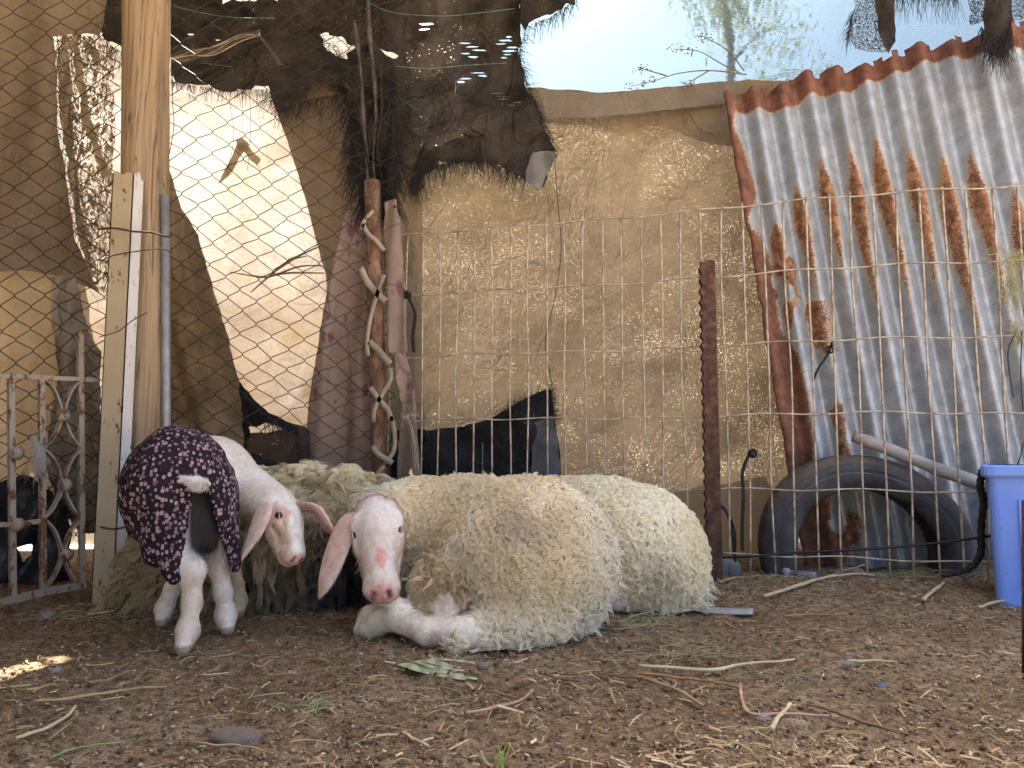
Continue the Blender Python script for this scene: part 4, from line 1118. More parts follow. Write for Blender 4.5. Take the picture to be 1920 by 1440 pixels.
fringe('frayed_edge', [(1840, 50), (1862, 94), (1885, 90), (1898, 50)], 2.54, 330, 62, thread_dark, t, (-.1, .9), .4, .0009, 0, 1.4)

# ================================================================== BEYOND THE WALL
m = Mat('leaf')
leafm = m.surf(m.mixsh(.45, m.diffuse(m.attr('col')), m.translucent(m.attr('col'))))
bark = simple('bark', (.24, .20, .16), .9)
TX, TY = 4.05, 12.0
t = thing('feathery_tree', (TX, TY, 0), 'pale feathery tree seen blurred through the plastic film', 'tree')
mb = MB()
mb.tube(spline([(TX, TY, -.1), (TX + .05, TY, 2.5), (TX - .02, TY, 5.5), (TX + .02, TY, 8), (TX, TY, 11)], 20), np.linspace(.17, .03, 20), 10)
tips = []
for k in range(26):
    z0 = 4.6 + 6 * RNG.random(); a = RNG.random() * 6.28; Lb = (1.45 - .07 * z0) * RNG.uniform(.7, 1.6)
    p0 = np.array((TX, TY, z0)); p1 = p0 + np.array((math.cos(a) * Lb * .5, math.sin(a) * Lb * .5, .35)); p2_ = p0 + np.array((math.cos(a) * Lb, math.sin(a) * Lb, .25))
    mb.tube(spline([p0, p1, p2_], 8), np.linspace(.04, .008, 8), 5); tips += [p1, p2_, (p1 + p2_) / 2]
mb.build('trunk', bark, t)
tips = np.array(tips); n = 5500
c = tips[RNG.integers(0, len(tips), n)] + RNG.normal(0, 1, (n, 3)) * np.array((.26, .26, .22)); c[:, 2] -= np.abs(RNG.normal(0, .3, n))
d = np.stack([RNG.normal(0, .5, n), RNG.normal(0, .5, n), -np.abs(RNG.normal(.7, .3, n))], 1); d /= np.linalg.norm(d, axis=1, keepdims=True)
s = np.cross(d, RNG.normal(0, 1, (n, 3))); s /= np.linalg.norm(s, axis=1, keepdims=True)
Ll = RNG.uniform(.08, .2, (n, 1)); wl = RNG.uniform(.012, .028, (n, 1))
v = np.stack([c, c + d * Ll * .5 + s * wl, c + d * Ll, c + d * Ll * .5 - s * wl], 1).reshape(-1, 3)
f = np.arange(4 * n).reshape(-1, 4)
mesh('crown', v, f, leafm, t, False, np.repeat(np.array([(.34, .31, .12)]) * RNG.uniform(.7, 1.5, (n, 1)), 4, 0))['kind'] = 'stuff'
t = thing('dry_plant', W(1360, 160, 3.0), 'dry seed stalks leaning above the beige tarp next to the corrugated sheet', 'plant')
dm = simple('dry stalk', (.16, .12, .09), .9)
mb = MB()
stems = [[(1400, 140), (1330, 132), (1270, 138), (1225, 152), (1180, 162)], [(1390, 138), (1350, 118), (1310, 96), (1262, 92)], [(1395, 132), (1366, 96), (1330, 74), (1312, 66)], [(1330, 132), (1300, 150), (1288, 160)], [(1250, 142), (1215, 132), (1200, 128)]]
tp = []
for st_ in stems:
    mb.tube(WA(spline(st_, 16), 3.02), np.linspace(.0032, .0012, 16), 5); q = spline(st_, 16); tp += [q[15], q[11], q[13]]
mb.build('stem', dm, t)
mb = MB()
for q in tp:
    for _ in range(9):
        c = W(q[0] + RNG.normal(0, 6), q[1] + RNG.normal(0, 5), 3.02 + RNG.normal(0, .015))
        mb.add(tri_lump(c, .0055, RNG), OCT.tolist())
mb.build('seed_heads', dm, t, False)['kind'] = 'stuff'

# ================================================================== ANIMALS
def sd_ell(P, c, r, R=None):
    q = P - np.asarray(c, np.float32)
    if R is not None: q = q @ np.asarray(R, np.float32)      # columns of R are the local axes
    r = np.asarray(r, np.float32)
    k0 = np.sqrt(((q / r) ** 2).sum(-1)); k1 = np.sqrt(((q / r ** 2) ** 2).sum(-1)) + 1e-9
    return k0 * (k0 - 1) / k1
def sd_cone(P, a, b, ra, rb):
    a = np.asarray(a, np.float32); ba = np.asarray(b, np.float32) - a
    q = P - a
    h = np.clip((q @ ba) / (ba @ ba), 0, 1)
    return np.sqrt(((q - h[..., None] * ba) ** 2).sum(-1)) - (ra + (rb - ra) * h)
def smin(a, b, k):
    h = np.clip(.5 + .5 * (b - a) / k, 0, 1)
    return b + (a - b) * h - k * h * (1 - h)
def smax(a, b, k): return -smin(-a, -b, k)
def field(prims, P):
    """prims: (kind, args..., k, tag); returns distance and the tag of the nearest primitive"""
    D = None; best = None; tag = None
    for p in prims:
        k, tg, op = p['k'], p['tag'], p.get('op', 'add')
        d = sd_ell(P, p['c'], p['r'], p.get('R')) if 'c' in p else sd_cone(P, p['a'], p['b'], p['ra'], p['rb'])
        d = d.astype(np.float32)
        if op == 'cut':
            D = smax(D, -d, k)
            continue
        if D is None: D, best, tag = d, d.copy(), np.full(d.shape, tg, np.int16)
        else:
            D = smin(D, d, k)
            w = d < best
            best = np.where(w, d, best); tag = np.where(w, tg, tag)
    return D, tag
def surface_net(prims, lo, hi, h, lump=.007):
    lo = np.asarray(lo, float); n = np.ceil((np.asarray(hi) - lo) / h).astype(int) + 1
    ax = [lo[i] + h * np.arange(n[i]) for i in range(3)]
    Dv = np.empty(n, np.float32)
    for i in range(0, n[0], 24):
        X = np.stack(np.meshgrid(ax[0][i:i + 24], ax[1], ax[2], indexing='ij'), -1).astype(np.float32)
        Dv[i:i + 24] = field(prims, X)[0]
    S = Dv < 0
    cs = [(dx, dy, dz) for dx in (0, 1) for dy in (0, 1) for dz in (0, 1)]
    cnt = sum(S[dx:n[0] - 1 + dx, dy:n[1] - 1 + dy, dz:n[2] - 1 + dz].astype(np.int8) for dx, dy, dz in cs)
    act = (cnt > 0) & (cnt < 8)
    I = np.argwhere(act)
    val = np.stack([Dv[I[:, 0] + dx, I[:, 1] + dy, I[:, 2] + dz] for dx, dy, dz in cs], 1)
    pos = np.zeros((len(I), 3)); num = np.zeros(len(I))
    C = np.array(cs, float)
    for a in range(8):
        for b in range(a + 1, 8):
            if np.abs(C[a] - C[b]).sum() != 1: continue
            w = (val[:, a] < 0) != (val[:, b] < 0)
            t = val[:, a] / (val[:, a] - val[:, b] + 1e-12)
            q = C[a] + (C[b] - C[a]) * t[:, None]
            pos[w] += q[w]; num[w] += 1
    V = lo + h * (I + pos / num[:, None])
    idx = np.full(act.shape, -1, np.int64); idx[tuple(I.T)] = np.arange(len(I))
    Q = []
    for axn in range(3):
        o1, o2 = [(1, 2), (2, 0), (0, 1)][axn]
        sl0 = [slice(None)] * 3; sl1 = [slice(None)] * 3
        sl0[axn] = slice(0, -1); sl1[axn] = slice(1, None)
        ch = S[tuple(sl0)] != S[tuple(sl1)]
        E = np.argwhere(ch)
        ok = (E[:, o1] > 0) & (E[:, o2] > 0) & (E[:, o1] < n[o1] - 1) & (E[:, o2] < n[o2] - 1)
        E = E[ok]
        def cell(d1, d2):
            c = E.copy(); c[:, o1] -= d1; c[:, o2] -= d2
            return idx[c[:, 0], c[:, 1], c[:, 2]]
        q = np.stack([cell(1, 1), cell(0, 1), cell(0, 0), cell(1, 0)], 1)
        fl = ~S[tuple(E.T)]
        q[fl] = q[fl][:, ::-1]
        Q.append(q)
    Q = np.concatenate(Q)
    Q = Q[(Q >= 0).all(1)]
    tag = field(prims, V.astype(np.float32))[1]
    e = 1e-3
    N = np.stack([field(prims, (V + e * np.eye(3)[i]).astype(np.float32))[0] - field(prims, (V - e * np.eye(3)[i]).astype(np.float32))[0] for i in range(3)], 1)
    N /= np.linalg.norm(N, axis=1, keepdims=True) + 1e-9
    w = (tag == 1)[:, None]
    V = V + N * w * (lump * fbm(V * (16 if lump < .01 else 13), 3) + .004 * vnoise(V * 45))[:, None]
    return V, Q, N, tag
def E(c, r, k=.04, tag=1, R=None, op='add'): return dict(c=c, r=r, k=k, tag=tag, R=R, op=op)
def K(a, b, ra, rb, k=.03, tag=1): return dict(a=a, b=b, ra=ra, rb=rb, k=k, tag=tag)
def limb(pts, rad, k=.02, tag=0):
    return [K(pts[i], pts[i + 1], rad[i], rad[i + 1], k, tag) for i in range(len(pts) - 1)]

class Head:
    """local frame: a along the face to the nose, b to the side, c out of the forehead"""
    def __init__(s, poll, nose, nrm, size):
        s.o = np.asarray(poll, float)
        s.f = np.asarray(nose, float) - s.o; s.f /= np.linalg.norm(s.f)
        n = np.asarray(nrm, float); n = n - s.f * (n @ s.f); s.n = n / np.linalg.norm(n)
        s.b = np.cross(s.n, s.f); s.s = size / .238
        s.R = np.stack([s.f, s.b, s.n], 1)
    def p(s, a, b, c): return s.o + s.s * (s.f * a + s.b * b + s.n * c)
    def e(s, a, b, c, r, k=.02, op='add', tag=2, rot=0.0):
        R = s.R
        if rot:
            cr, sr = math.cos(rot), math.sin(rot)
            R = np.stack([s.f * cr + s.b * sr, -s.f * sr + s.b * cr, s.n], 1)
        return E(s.p(a, b, c), np.array(r) * s.s, k * s.s, tag, R, op)
    def k(s, p, q, ra, rb, k=.02, tag=2): return K(s.p(*p), s.p(*q), ra * s.s, rb * s.s, k * s.s, tag)
    def prims(s, lamb=False):
        m = 1.1 if lamb else 1.0
        L = [s.e(.040, 0, -.018, (.066, .056 * m, .060), .02), s.e(.085, 0, -.012, (.075, .047 * m, .055), .03),
             s.k((.085, 0, .006), (.200, 0, -.002), .040, .029, .03), s.k((.07, 0, .026), (.19, 0, .014), .024, .020, .03),
             s.k((.075, .020, -.05), (.20, .008, -.028), .030, .020, .03), s.k((.075, -.020, -.05), (.20, -.008, -.028), .030, .020, .03),
             s.e(.207, 0, -.004, (.030, .036, .030), .02), s.e(.205, 0, -.03, (.026, .027, .018), .015)]
        for g in (-1, 1):
            L += [s.e(.056, g * .043, .020, (.026, .016, .014), .014), s.e(.100, g * .043, .000, (.03, .012, .016), .02),
                  s.e(.080, g * .0545, .0165, (.0150, .0105, .0085), .005, 'cut'), s.e(.104, g * .0465, .020, (.022, .0045, .004), .006, 'cut', rot=-g * .25), s.e(.125, g * .046, -.012, (.035, .008, .010), .012, 'cut'),
                  s.e(.069, g * .0500, .0225, (.012, .009, .0050), .006), s.e(.0925, g * .0490, .0165, (.011, .008, .004), .006),
                  s.e(.226, g * .0165, .010, (.0115, .0036, .0105), .004, 'cut', rot=-g * .75),
                  s.e(.212, g * .024, .004, (.016, .012, .016), .012)]
        L += [s.e(.236, 0, -.020, (.016, .0035 * 8, .0018), .004, 'cut'), s.e(.240, 0, .000, (.010, .0018, .013), .004, 'cut')]
        return L

def leaf_ear(name, pts, widths, nrm, mat, parent, cup=.35, thick=.004, cols=None, hair=0):
    P = spline(pts, 22); n = len(P)
    w = np.interp(np.linspace(0, 1, n), np.linspace(0, 1, len(widths)), widths)
    nrm = np.asarray(nrm, float)
    T = np.gradient(P, axis=0); T /= np.linalg.norm(T, axis=1, keepdims=True)
    B = np.cross(T, nrm); B /= np.linalg.norm(B, axis=1, keepdims=True)
    Nn = np.cross(B, T)
    k = 11
    v = []; cc = []
    for i in range(n):
        for j in range(k):
            s = j / (k - 1) * 2 - 1
            v.append(P[i] + B[i] * w[i] * s - Nn[i] * cup * w[i] * (s * s - .35) + Nn[i] * .0015 * vnoise(np.array([[i * .4, s * 3, 1.0]]))[0])
            cc.append((i / (n - 1), abs(s)))
    f = [[i * k + j, i * k + j + 1, (i + 1) * k + j + 1, (i + 1) * k + j] for i in range(n - 1) for j in range(k - 1)]
    cc = np.array(cc)
    c = np.array(cols[0])[None] * (1 - cc[:, 1:2] ** 3) + np.array(cols[1])[None] * cc[:, 1:2] ** 3
    o = mesh(name, v, f, mat, parent, True, c)
    md = o.modifiers.new('thickness', 'SOLIDIFY'); md.thickness = thick; md.offset = 0
    if hair:
        V_ = np.array(v); Q_ = np.array(f)
        nv_ = np.repeat(Nn, k, 0)
        tt_ = np.gradient(P, axis=0); fl_ = tt_.mean(0)
        cb_ = np.array(cols[1]) * np.array((1.06, 1.08, 1.1))
        for sg in (1, -1):
            fur('ear_hair', V_ + nv_ * sg * thick * .5, Q_, nv_ * sg, np.where(cc[:, 1] > .55, 1.0, .35), o, hair, .006, .00022, lambda p, n: np.broadcast_to(np.minimum(cb_, .9), p.shape), fl_, .22, .25)
    return o

m = Mat('short haired skin')
ca = m.attr('col')
ca = m.mix(m.math('MULTIPLY', m.ramp(m.noise(70, 5, .65), [(.4, 0.0), (.7, 1.0)]), .6), ca, (.62, .50, .40), 'MULTIPLY')
nd = m.n('ShaderNodeBsdfPrincipled')
m.put(nd.inputs['Base Color'], ca); m.put(nd.inputs['Roughness'], .7); m.put(nd.inputs['Specular IOR Level'], .25)
m.put(nd.inputs['Subsurface Weight'], .12); m.put(nd.inputs['Subsurface Radius'], (.02, .008, .005)); m.put(nd.inputs['Subsurface Scale'], .2)
m.put(nd.inputs['Normal'], m.bump(m.noise(240, 4, .6), .35, .003))
skinm = m.surf(nd.outputs[0])
m = Mat('wool fibre')
woolm = m.surf(m.mixsh(.34, m.diffuse(m.attr('col')), m.translucent(m.attr('col'))))
m = Mat('eye'); eyem = m.surf(m.principled((.018, .012, .009), .08, 0, .6))
m = Mat('eye rim'); rimm = m.surf(m.principled((.40, .27, .22), .6, 0, .3))

def sample(V, Q, Nrm, wgt, n):
    T = np.concatenate([Q[:, [0, 1, 2]], Q[:, [0, 2, 3]]])
    A = np.linalg.norm(np.cross(V[T[:, 1]] - V[T[:, 0]], V[T[:, 2]] - V[T[:, 0]]), axis=1) * wgt[T].mean(1)
    t = RNG.choice(len(T), n, p=A / A.sum())
    b = RNG.random((n, 2)); s = np.sqrt(b[:, :1]); w = np.concatenate([1 - s, s * (1 - b[:, 1:]), s * b[:, 1:]], 1)
    p = (V[T[t]] * w[..., None]).sum(1); nn = (Nrm[T[t]] * w[..., None]).sum(1)
    return p, nn / (np.linalg.norm(nn, axis=1, keepdims=True) + 1e-9)
def frame(d):
    a = np.where(np.abs(d[:, 2:3]) < .9, np.array((0, 0, 1.0)), np.array((1.0, 0, 0)))
    x = np.cross(d, a); x /= np.linalg.norm(x, axis=1, keepdims=True)
    return x, np.cross(d, x)
def fleece(name, V, Q, Nrm, wgt, parent, locks, per, L, lock_r, curl, turns, rad, colf, grav=.35, lean=.35, npt=9, clump=.75, lean_dir=(0, 0, 0), jit=.25, hook=0):
    """curly locks of wool: every lock is a bundle of strands that coil together"""
    p, nn = sample(V, Q, Nrm, wgt, locks)
    fl = fbm(p * 9, 3)
    d = nn + np.array((0, 0, -1.0)) * grav + RNG.normal(0, lean, (locks, 3)) + np.asarray(lean_dir)
    d += .5 * np.stack([vnoise(p * 14), vnoise(p * 14 + 31), vnoise(p * 14 + 67)], 1)
    inw = (d * nn).sum(1, keepdims=True)
    d = d + nn * np.maximum(.22 - inw, 0)
    d /= np.linalg.norm(d, axis=1, keepdims=True)
    Lk = L * RNG.uniform(.7, 1.3, locks) * (1 + .35 * fl)
    x, y = frame(nn)
    cx, cy_ = frame(d)
    ph = RNG.random(locks) * 6.28; tn = turns * RNG.uniform(.7, 1.3, locks) * RNG.choice([-1, 1], locks)
    cb = colf(p, nn)
    n = locks * per
    rep = np.repeat(np.arange(locks), per)
    r = lock_r * np.sqrt(RNG.random(n)); a = RNG.random(n) * 6.28
    off = (x[rep] * np.cos(a)[:, None] + y[rep] * np.sin(a)[:, None]) * r[:, None]
    Ls = Lk[rep] * RNG.uniform(.75, 1.15, n)
    phs = ph[rep] + RNG.normal(0, jit * 2, n)
    pts = np.empty((n, npt, 3), np.float32)
    root = p[rep] - nn[rep] * .003
    if hook:
        tg_ = d - nn * (d * nn).sum(1, keepdims=True); tg_ /= np.linalg.norm(tg_, axis=1, keepdims=True) + 1e-6
        th = hook * RNG.uniform(.7, 1.25, locks)[rep]; R_ = Ls / th
        bt = np.cross(nn, tg_)[rep] * RNG.choice([-1, 1], locks)[rep][:, None]
    for k in range(npt):
        t = k / (npt - 1)
        sh = 1 - clump * t ** .7
        c = curl * min(1, t * 1.8) * np.ones(n)
        if hook:
            ax = nn[rep] * (R_ * np.sin(np.minimum(th * t, 2.6)) * 1.15 + .004 * t)[:, None] + tg_[rep] * (R_ * (1 - np.cos(th * t)))[:, None] + bt * (R_ * .7 * t * t)[:, None]
        else:
            ax = d[rep] * (Ls * t)[:, None] + np.array((0, 0, -1.0)) * (grav * .5 * t * t * Ls)[:, None]
        pts[:, k] = root + off * sh + ax + cx[rep] * (c * np.cos(phs + tn[rep] * 6.28 * t))[:, None] + cy_[rep] * (c * np.sin(phs + tn[rep] * 6.28 * t))[:, None]
    pts[..., 2] = np.maximum(pts[..., 2], .002)
    cols = cb[rep] * RNG.uniform(.86, 1.1, (n, 1))
    o = curves(name, pts, np.linspace(1, .55, npt)[None] * rad, woolm, parent, cols)
    o['kind'] = 'stuff'
    return o
def fur(name, V, Q, Nrm, wgt, parent, n, L, rad, colf, flow, lift=.35, jit=.25, npt=5):
    p, nn = sample(V, Q, Nrm, wgt, n)
    fd = flow(p, nn) if callable(flow) else np.broadcast_to(np.asarray(flow, float), p.shape)
    fd = fd - nn * (fd * nn).sum(1, keepdims=True)
    fd /= np.linalg.norm(fd, axis=1, keepdims=True) + 1e-6
    sw = np.stack([vnoise(p * 40), vnoise(p * 40 + 9), vnoise(p * 40 + 23)], 1)
    d = fd + nn * lift + RNG.normal(0, jit, (n, 3)) + .5 * sw
    d /= np.linalg.norm(d, axis=1, keepdims=True)
    Ls = L * RNG.uniform(.6, 1.3, n)
    pts = np.empty((n, npt, 3), np.float32)
    for k in range(npt):
        t = k / (npt - 1)
        pts[:, k] = p - nn * .001 + (d * (1 - .25 * t) + fd * .25 * t) * (Ls * t)[:, None] + np.array((0, 0, -.25)) * (Ls * t * t)[:, None]
    pts[..., 2] = np.maximum(pts[..., 2], .0015)
    o = curves(name, pts, np.linspace(1, .4, npt)[None] * rad, woolm, parent, colf(p, nn) * RNG.uniform(.88, 1.1, (n, 1)))
    o['kind'] = 'stuff'
    return o
def facing(V, N, back=.12):
    d = np.array((0, 0, EYE)) - V; d /= np.linalg.norm(d, axis=1, keepdims=True)
    c = (N * d).sum(1)
    return np.where(c > -.35, 1.0, back)
def eyes(H, parent, r=.0128, out=.0462):
    for g in (-1, 1):
        c = H.p(.080, g * out, .0165)
        me = MB()
        th = np.linspace(-math.pi / 2, math.pi / 2, 10)
        v, f = tube(np.array([c + H.b * g * (r * H.s) * math.sin(a) for a in th]), [max(r * H.s * math.cos(a), 1e-4) for a in th], 16)
        ob = mesh('eye', v, f, eyem, parent)
        # lids: an upper fold that hangs over the eye, a thin lower rim
        th = np.linspace(0, 2 * np.pi, 26)
        P = np.array([H.p(.080 + .0128 * math.cos(a), g * (out + .0062 + .0030 * abs(math.sin(a))), .0165 + .0080 * math.sin(a)) for a in th])
        MB().tube(P, [(.0026 if math.sin(a) > 0 else .0016) * H.s for a in th], 6).build('eyelid', rimm, ob)
def px_of(V):
    d = V[:, 1] * CT + (V[:, 2] - EYE) * ST
    up = -V[:, 1] * ST + (V[:, 2] - EYE) * CT
    return CX + F * V[:, 0] / d, CY - F * up / d
def smooth01(x, a, b):
    t = np.clip((x - a) / (b - a), 0, 1); return t * t * (3 - 2 * t)
def lerpc(a, b, t): return np.asarray(a)[None] * (1 - t[:, None]) + np.asarray(b)[None] * t[:, None] if np.ndim(a) == 1 else a * (1 - t[:, None]) + np.asarray(b)[None] * t[:, None]

# ------------------------------------------------------------------ ewe in front
HA = Head(W(706, 950, 1.80), W(716, 1122, 1.66), (.06, -.85, .45), .240)
pA = [E(U(880, 2.02, .172), (.26, .19, .184), .06), E(U(985, 1.87, .150), (.222, .225, .208), .02), E(U(765, 1.98, .16), (.115, .13, .16), .025),
      K(U(770, 1.97, .25), HA.p(-.01, 0, -.05), .095, .062, .05), E(U(822, 1.745, .10), (.065, .07, .085), .04),
      K(U(1020, 1.71, .05), U(862, 1.648, .032), .056, .034, .03)]
pA += limb([U(880, 1.645, .038), U(800, 1.66, .036), U(752, 1.70, .062), U(715, 1.73, .045), U(690, 1.745, .022)], [.034, .027, .033, .025, .021], .012)
pA += limb([U(835, 1.70, .09), U(835, 1.685, .03), U(800, 1.70, .022)], [.035, .027, .02], .012)
pA += limb([U(740, 1.80, .05), U(694, 1.775, .045), U(680, 1.765, .018)], [.028, .022, .019], .012)
pA += [dict(p) for p in HA.prims()]
t = thing('ewe', U(930, 1.85, 0), 'cream woolly ewe lying in front with her drooping-eared pink-nosed face to the camera', 'sheep', 'sheep in the pen')
V, Q, N_, tg = surface_net(pA, (-.52, 1.50, -.02), (.32, 2.28, .42), .0042)
V[:, 2] = np.maximum(V[:, 2], .001)
a_ = (V - HA.o) @ HA.f / HA.s; b_ = (V - HA.o) @ HA.b / HA.s; c_ = (V - HA.o) @ HA.n / HA.s
head = tg != 1
base = np.where(head[:, None], np.array((.68, .57, .48)), np.array((.50, .42, .29)))
hd = (np.abs(b_) < .075) & (a_ > -.03) & (a_ < .26) & (np.abs(c_) < .09) & (tg == 2)
pink = np.array((.66, .33, .28))
f1 = np.zeros(len(V))
f1 = np.maximum(f1, hd * (1 - smooth01(np.hypot((a_ - .162) / 1.7, (b_ - .006) * 1.15) + .004 * fbm(V * 110, 2), .010, .0165)) * (c_ > 0))        # bare patch on the nose
f1 = np.maximum(f1, hd * smooth01(a_, .205, .226) * (1 - smooth01(np.abs(b_), .022, .032)) * .9 * smooth01(c_, -.022, -.008))
f1 = np.maximum(f1, hd * (1 - smooth01(np.hypot((a_ + .008), (b_ - .015) * .6), .012, .022)) * .55 * (c_ > -.01))
base = base * (1 - f1[:, None]) + pink * f1[:, None]
fw = hd * smooth01(-a_, -.14, -.02) * smooth01(c_, .0, .03) * .6
base = base * (1 - fw[:, None]) + np.array((.80, .75, .70)) * fw[:, None]
base = np.where(((tg == 0) & (V[:, 2] < .09))[:, None], np.array((.78, .70, .57)), base)
dk = np.maximum(hd * (a_ > .20) * (1 - smooth01(np.abs(np.abs(b_) - .0175), .003, .008)) * (1 - smooth01(np.abs(c_ - .008), .006, .014)) * .85, hd * (a_ > .19) * (1 - smooth01(np.abs(c_ + .021), .0015, .005)) * .6)
base = base * (1 - dk[:, None]) + np.array((.16, .06, .05)) * dk[:, None]
hoof = (tg == 0) & ~hd & (V[:, 2] < .045)
mesh('body', V, Q, skinm, t, True, base)
wool = (tg == 1).astype(float) * (V[:, 2] > .006)
dh = np.sqrt(((V - HA.p(.05, 0, -.01)) ** 2).sum(1))
wool *= (dh > .078)
def colA(p, nn):
    n1 = fbm(p * 6, 4); n2 = fbm(p * 17 + 4, 3)
    c = lerpc((.84, .72, .48), (.95, .87, .69), smooth01(n1, -.3, .35))
    u, v = px_of(p)
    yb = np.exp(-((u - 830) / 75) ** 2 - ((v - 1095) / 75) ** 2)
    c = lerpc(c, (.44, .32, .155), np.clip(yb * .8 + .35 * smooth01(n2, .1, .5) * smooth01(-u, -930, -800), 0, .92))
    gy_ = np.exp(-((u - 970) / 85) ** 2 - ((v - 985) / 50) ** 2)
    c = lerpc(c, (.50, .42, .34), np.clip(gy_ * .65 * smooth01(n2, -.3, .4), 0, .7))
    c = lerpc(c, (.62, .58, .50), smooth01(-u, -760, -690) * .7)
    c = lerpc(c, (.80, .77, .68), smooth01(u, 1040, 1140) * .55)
    return c
fleece('fleece', V, Q, N_, wool * facing(V, N_), t, 17000, 10, .0245, .0050, .0018, 1.3, .00058, colA, grav=.25, lean=.7, clump=.40, hook=4.3)
fleece('fleece', V, Q, N_, wool * facing(V, N_), t, 350, 12, .034, .006, .004, 1.3, .00055, colA, grav=.5, lean=.7, clump=.75)
u_, v_ = px_of(V)
fleece('elbow_locks', V, Q, N_, wool * (np.exp(-((u_ - 828) / 38) ** 2 - ((v_ - 1095) / 55) ** 2) > .35) * (N_[:, 1] < .2), t, 70, 26, .044, .008, .0050, 1.2, .0006, lambda p, n: np.broadcast_to(np.array((.62, .46, .27)), p.shape) * RNG.uniform(.75, 1.3, (len(p), 1)), grav=.7, lean=.6, clump=.8)
def colAh(p, nn):
    from_b = base
    q = ((p - HA.o) @ HA.R) / HA.s
    c = np.broadcast_to(np.array((.70, .58, .47)), p.shape).copy()
    c = np.where((q[:, 0] > .30)[:, None] | (p[:, 2] < .08)[:, None], np.array((.88, .80, .66)), c)
    c = lerpc(c, (.44, .31, .21), .75 * smooth01(np.abs(q[:, 1]), .03, .055) * smooth01(fbm(p * 30, 2), -.4, .4))
    w = np.maximum(smooth01(-q[:, 0], -.13, -.02) * smooth01(q[:, 2], .0, .03), smooth01(q[:, 2], .02, .04) * .6) * .9
    return lerpc(c, (.86, .82, .78), w)
fw_ = head * (f1 < .25) * (1 - hd * smooth01(a_, .195, .215)) * (1 - hd * (np.hypot(a_ - .080, np.abs(b_) - .052) < .019))
fur('face_hair', V, Q, N_, fw_ * facing(V, N_), t, 26000, .0075, .00026, colAh, lambda p, n: np.broadcast_to(HA.f, p.shape) * 1.0 + HA.b[None] * ((p - HA.o) @ HA.b)[:, None] * 14, .25, .2)
eyes(HA, t)
leaf_ear('ear', [HA.p(.008, -.044, -.01), W(652, 978, 1.765), W(630, 1030, 1.735), W(612, 1085, 1.715), W(600, 1120, 1.71)], [.015, .022, .029, .027, .017, .002], (-.30, -.9, .12), skinm, t, .30, .005, [(.58, .39, .31), (.68, .54, .44)], 3200)
leaf_ear('ear', [HA.p(.010, .030, -.04), HA.p(.025, .035, -.09), HA.p(.06, .03, -.14), HA.p(.10, .01, -.17)], [.018, .026, .03, .022, .002], (.5, .7, .2), skinm, t, .30, .005, [(.66, .40, .33), (.74, .60, .52)])
# hay seeds caught in the fleece
pp, nn = sample(V, Q, N_, wool * (u_ > 980) * (N_[:, 1] < .1), 120)
dd = RNG.normal(0, 1, (120, 3)); dd /= np.linalg.norm(dd, axis=1, keepdims=True)
pts = np.stack([pp + nn * .021, pp + nn * .021 + dd * .004, pp + nn * .021 + dd * .008], 1)
o = curves('caught_seeds', pts, .0006, thread_dark, t); o['kind'] = 'stuff'

# ------------------------------------------------------------------ ewe behind, rump to the right
HB = Head(U(905, 2.42, .20), U(850, 2.46, .09), (-.5, -.6, .5), .235)
pB = [E(U(1165, 2.22, .125), (.240, .215, .205), .06), E(U(1080, 2.28, .15), (.28, .18, .19), .06), E(U(985, 2.36, .14), (.15, .12, .15), .06), K(U(970, 2.38, .2), HB.p(0, 0, -.04), .09, .06, .05), E(U(1228, 2.16, .07), (.125, .16, .12), .05)]
pB += limb([U(1150, 2.06, .04), U(1075, 2.04, .03), U(1040, 2.06, .02)], [.05, .03, .024], .02)
pB += [dict(p) for p in HB.prims()]
t = thing('ewe', U(1170, 2.2, 0), 'pale woolly ewe lying with her rump next to the rusty stake, behind the front ewe', 'sheep', 'sheep in the pen')
V, Q, N_, tg = surface_net(pB, (-.35, 1.93, -.02), (.62, 2.58, .40), .0065)
V[:, 2] = np.maximum(V[:, 2], .001)
mesh('body', V, Q, skinm, t, True, np.where((tg != 1)[:, None], np.array((.70, .58, .49)), np.array((.46, .41, .30))))
def colB(p, nn):
    n1 = fbm(p * 5 + 3, 4)
    c = lerpc((.87, .77, .53), (.96, .90, .72), smooth01(n1, -.35, .35))
    u, v = px_of(p)
    return lerpc(c, (.50, .40, .25), np.clip(np.exp(-((u - 1240) / 50) ** 2 - ((v - 1090) / 45) ** 2) * smooth01(n1, -.4, .5), 0, .8))
fleece('fleece', V, Q, N_, (tg == 1) * (V[:, 2] > .006) * facing(V, N_), t, 11000, 10, .027, .0058, .0020, 1.3, .00066, colB, grav=.2, lean=.7, clump=.40, hook=4.2)
fleece('fleece', V, Q, N_, (tg == 1) * (V[:, 2] > .006) * (V[:, 2] < .12) * facing(V, N_), t, 150, 12, .036, .008, .005, 1.2, .00060, colB, grav=.6, lean=.6, clump=.8)
eyes(HB, t)
leaf_ear('ear', [HB.p(.018, -.05, -.01), HB.p(.06, -.10, -.01), HB.p(.13, -.11, 0), HB.p(.20, -.10, 0)], [.02, .03, .03, .002], (-.2, -.9, .3), skinm, t, .3, .005, [(.66, .40, .33), (.74, .60, .52)])
leaf_ear('ear', [HB.p(.018, .05, -.01), HB.p(.06, .10, -.01), HB.p(.13, .11, 0), HB.p(.20, .10, 0)], [.02, .03, .03, .002], (.2, .9, .3), skinm, t, .3, .005, [(.66, .40, .33), (.74, .60, .52)])

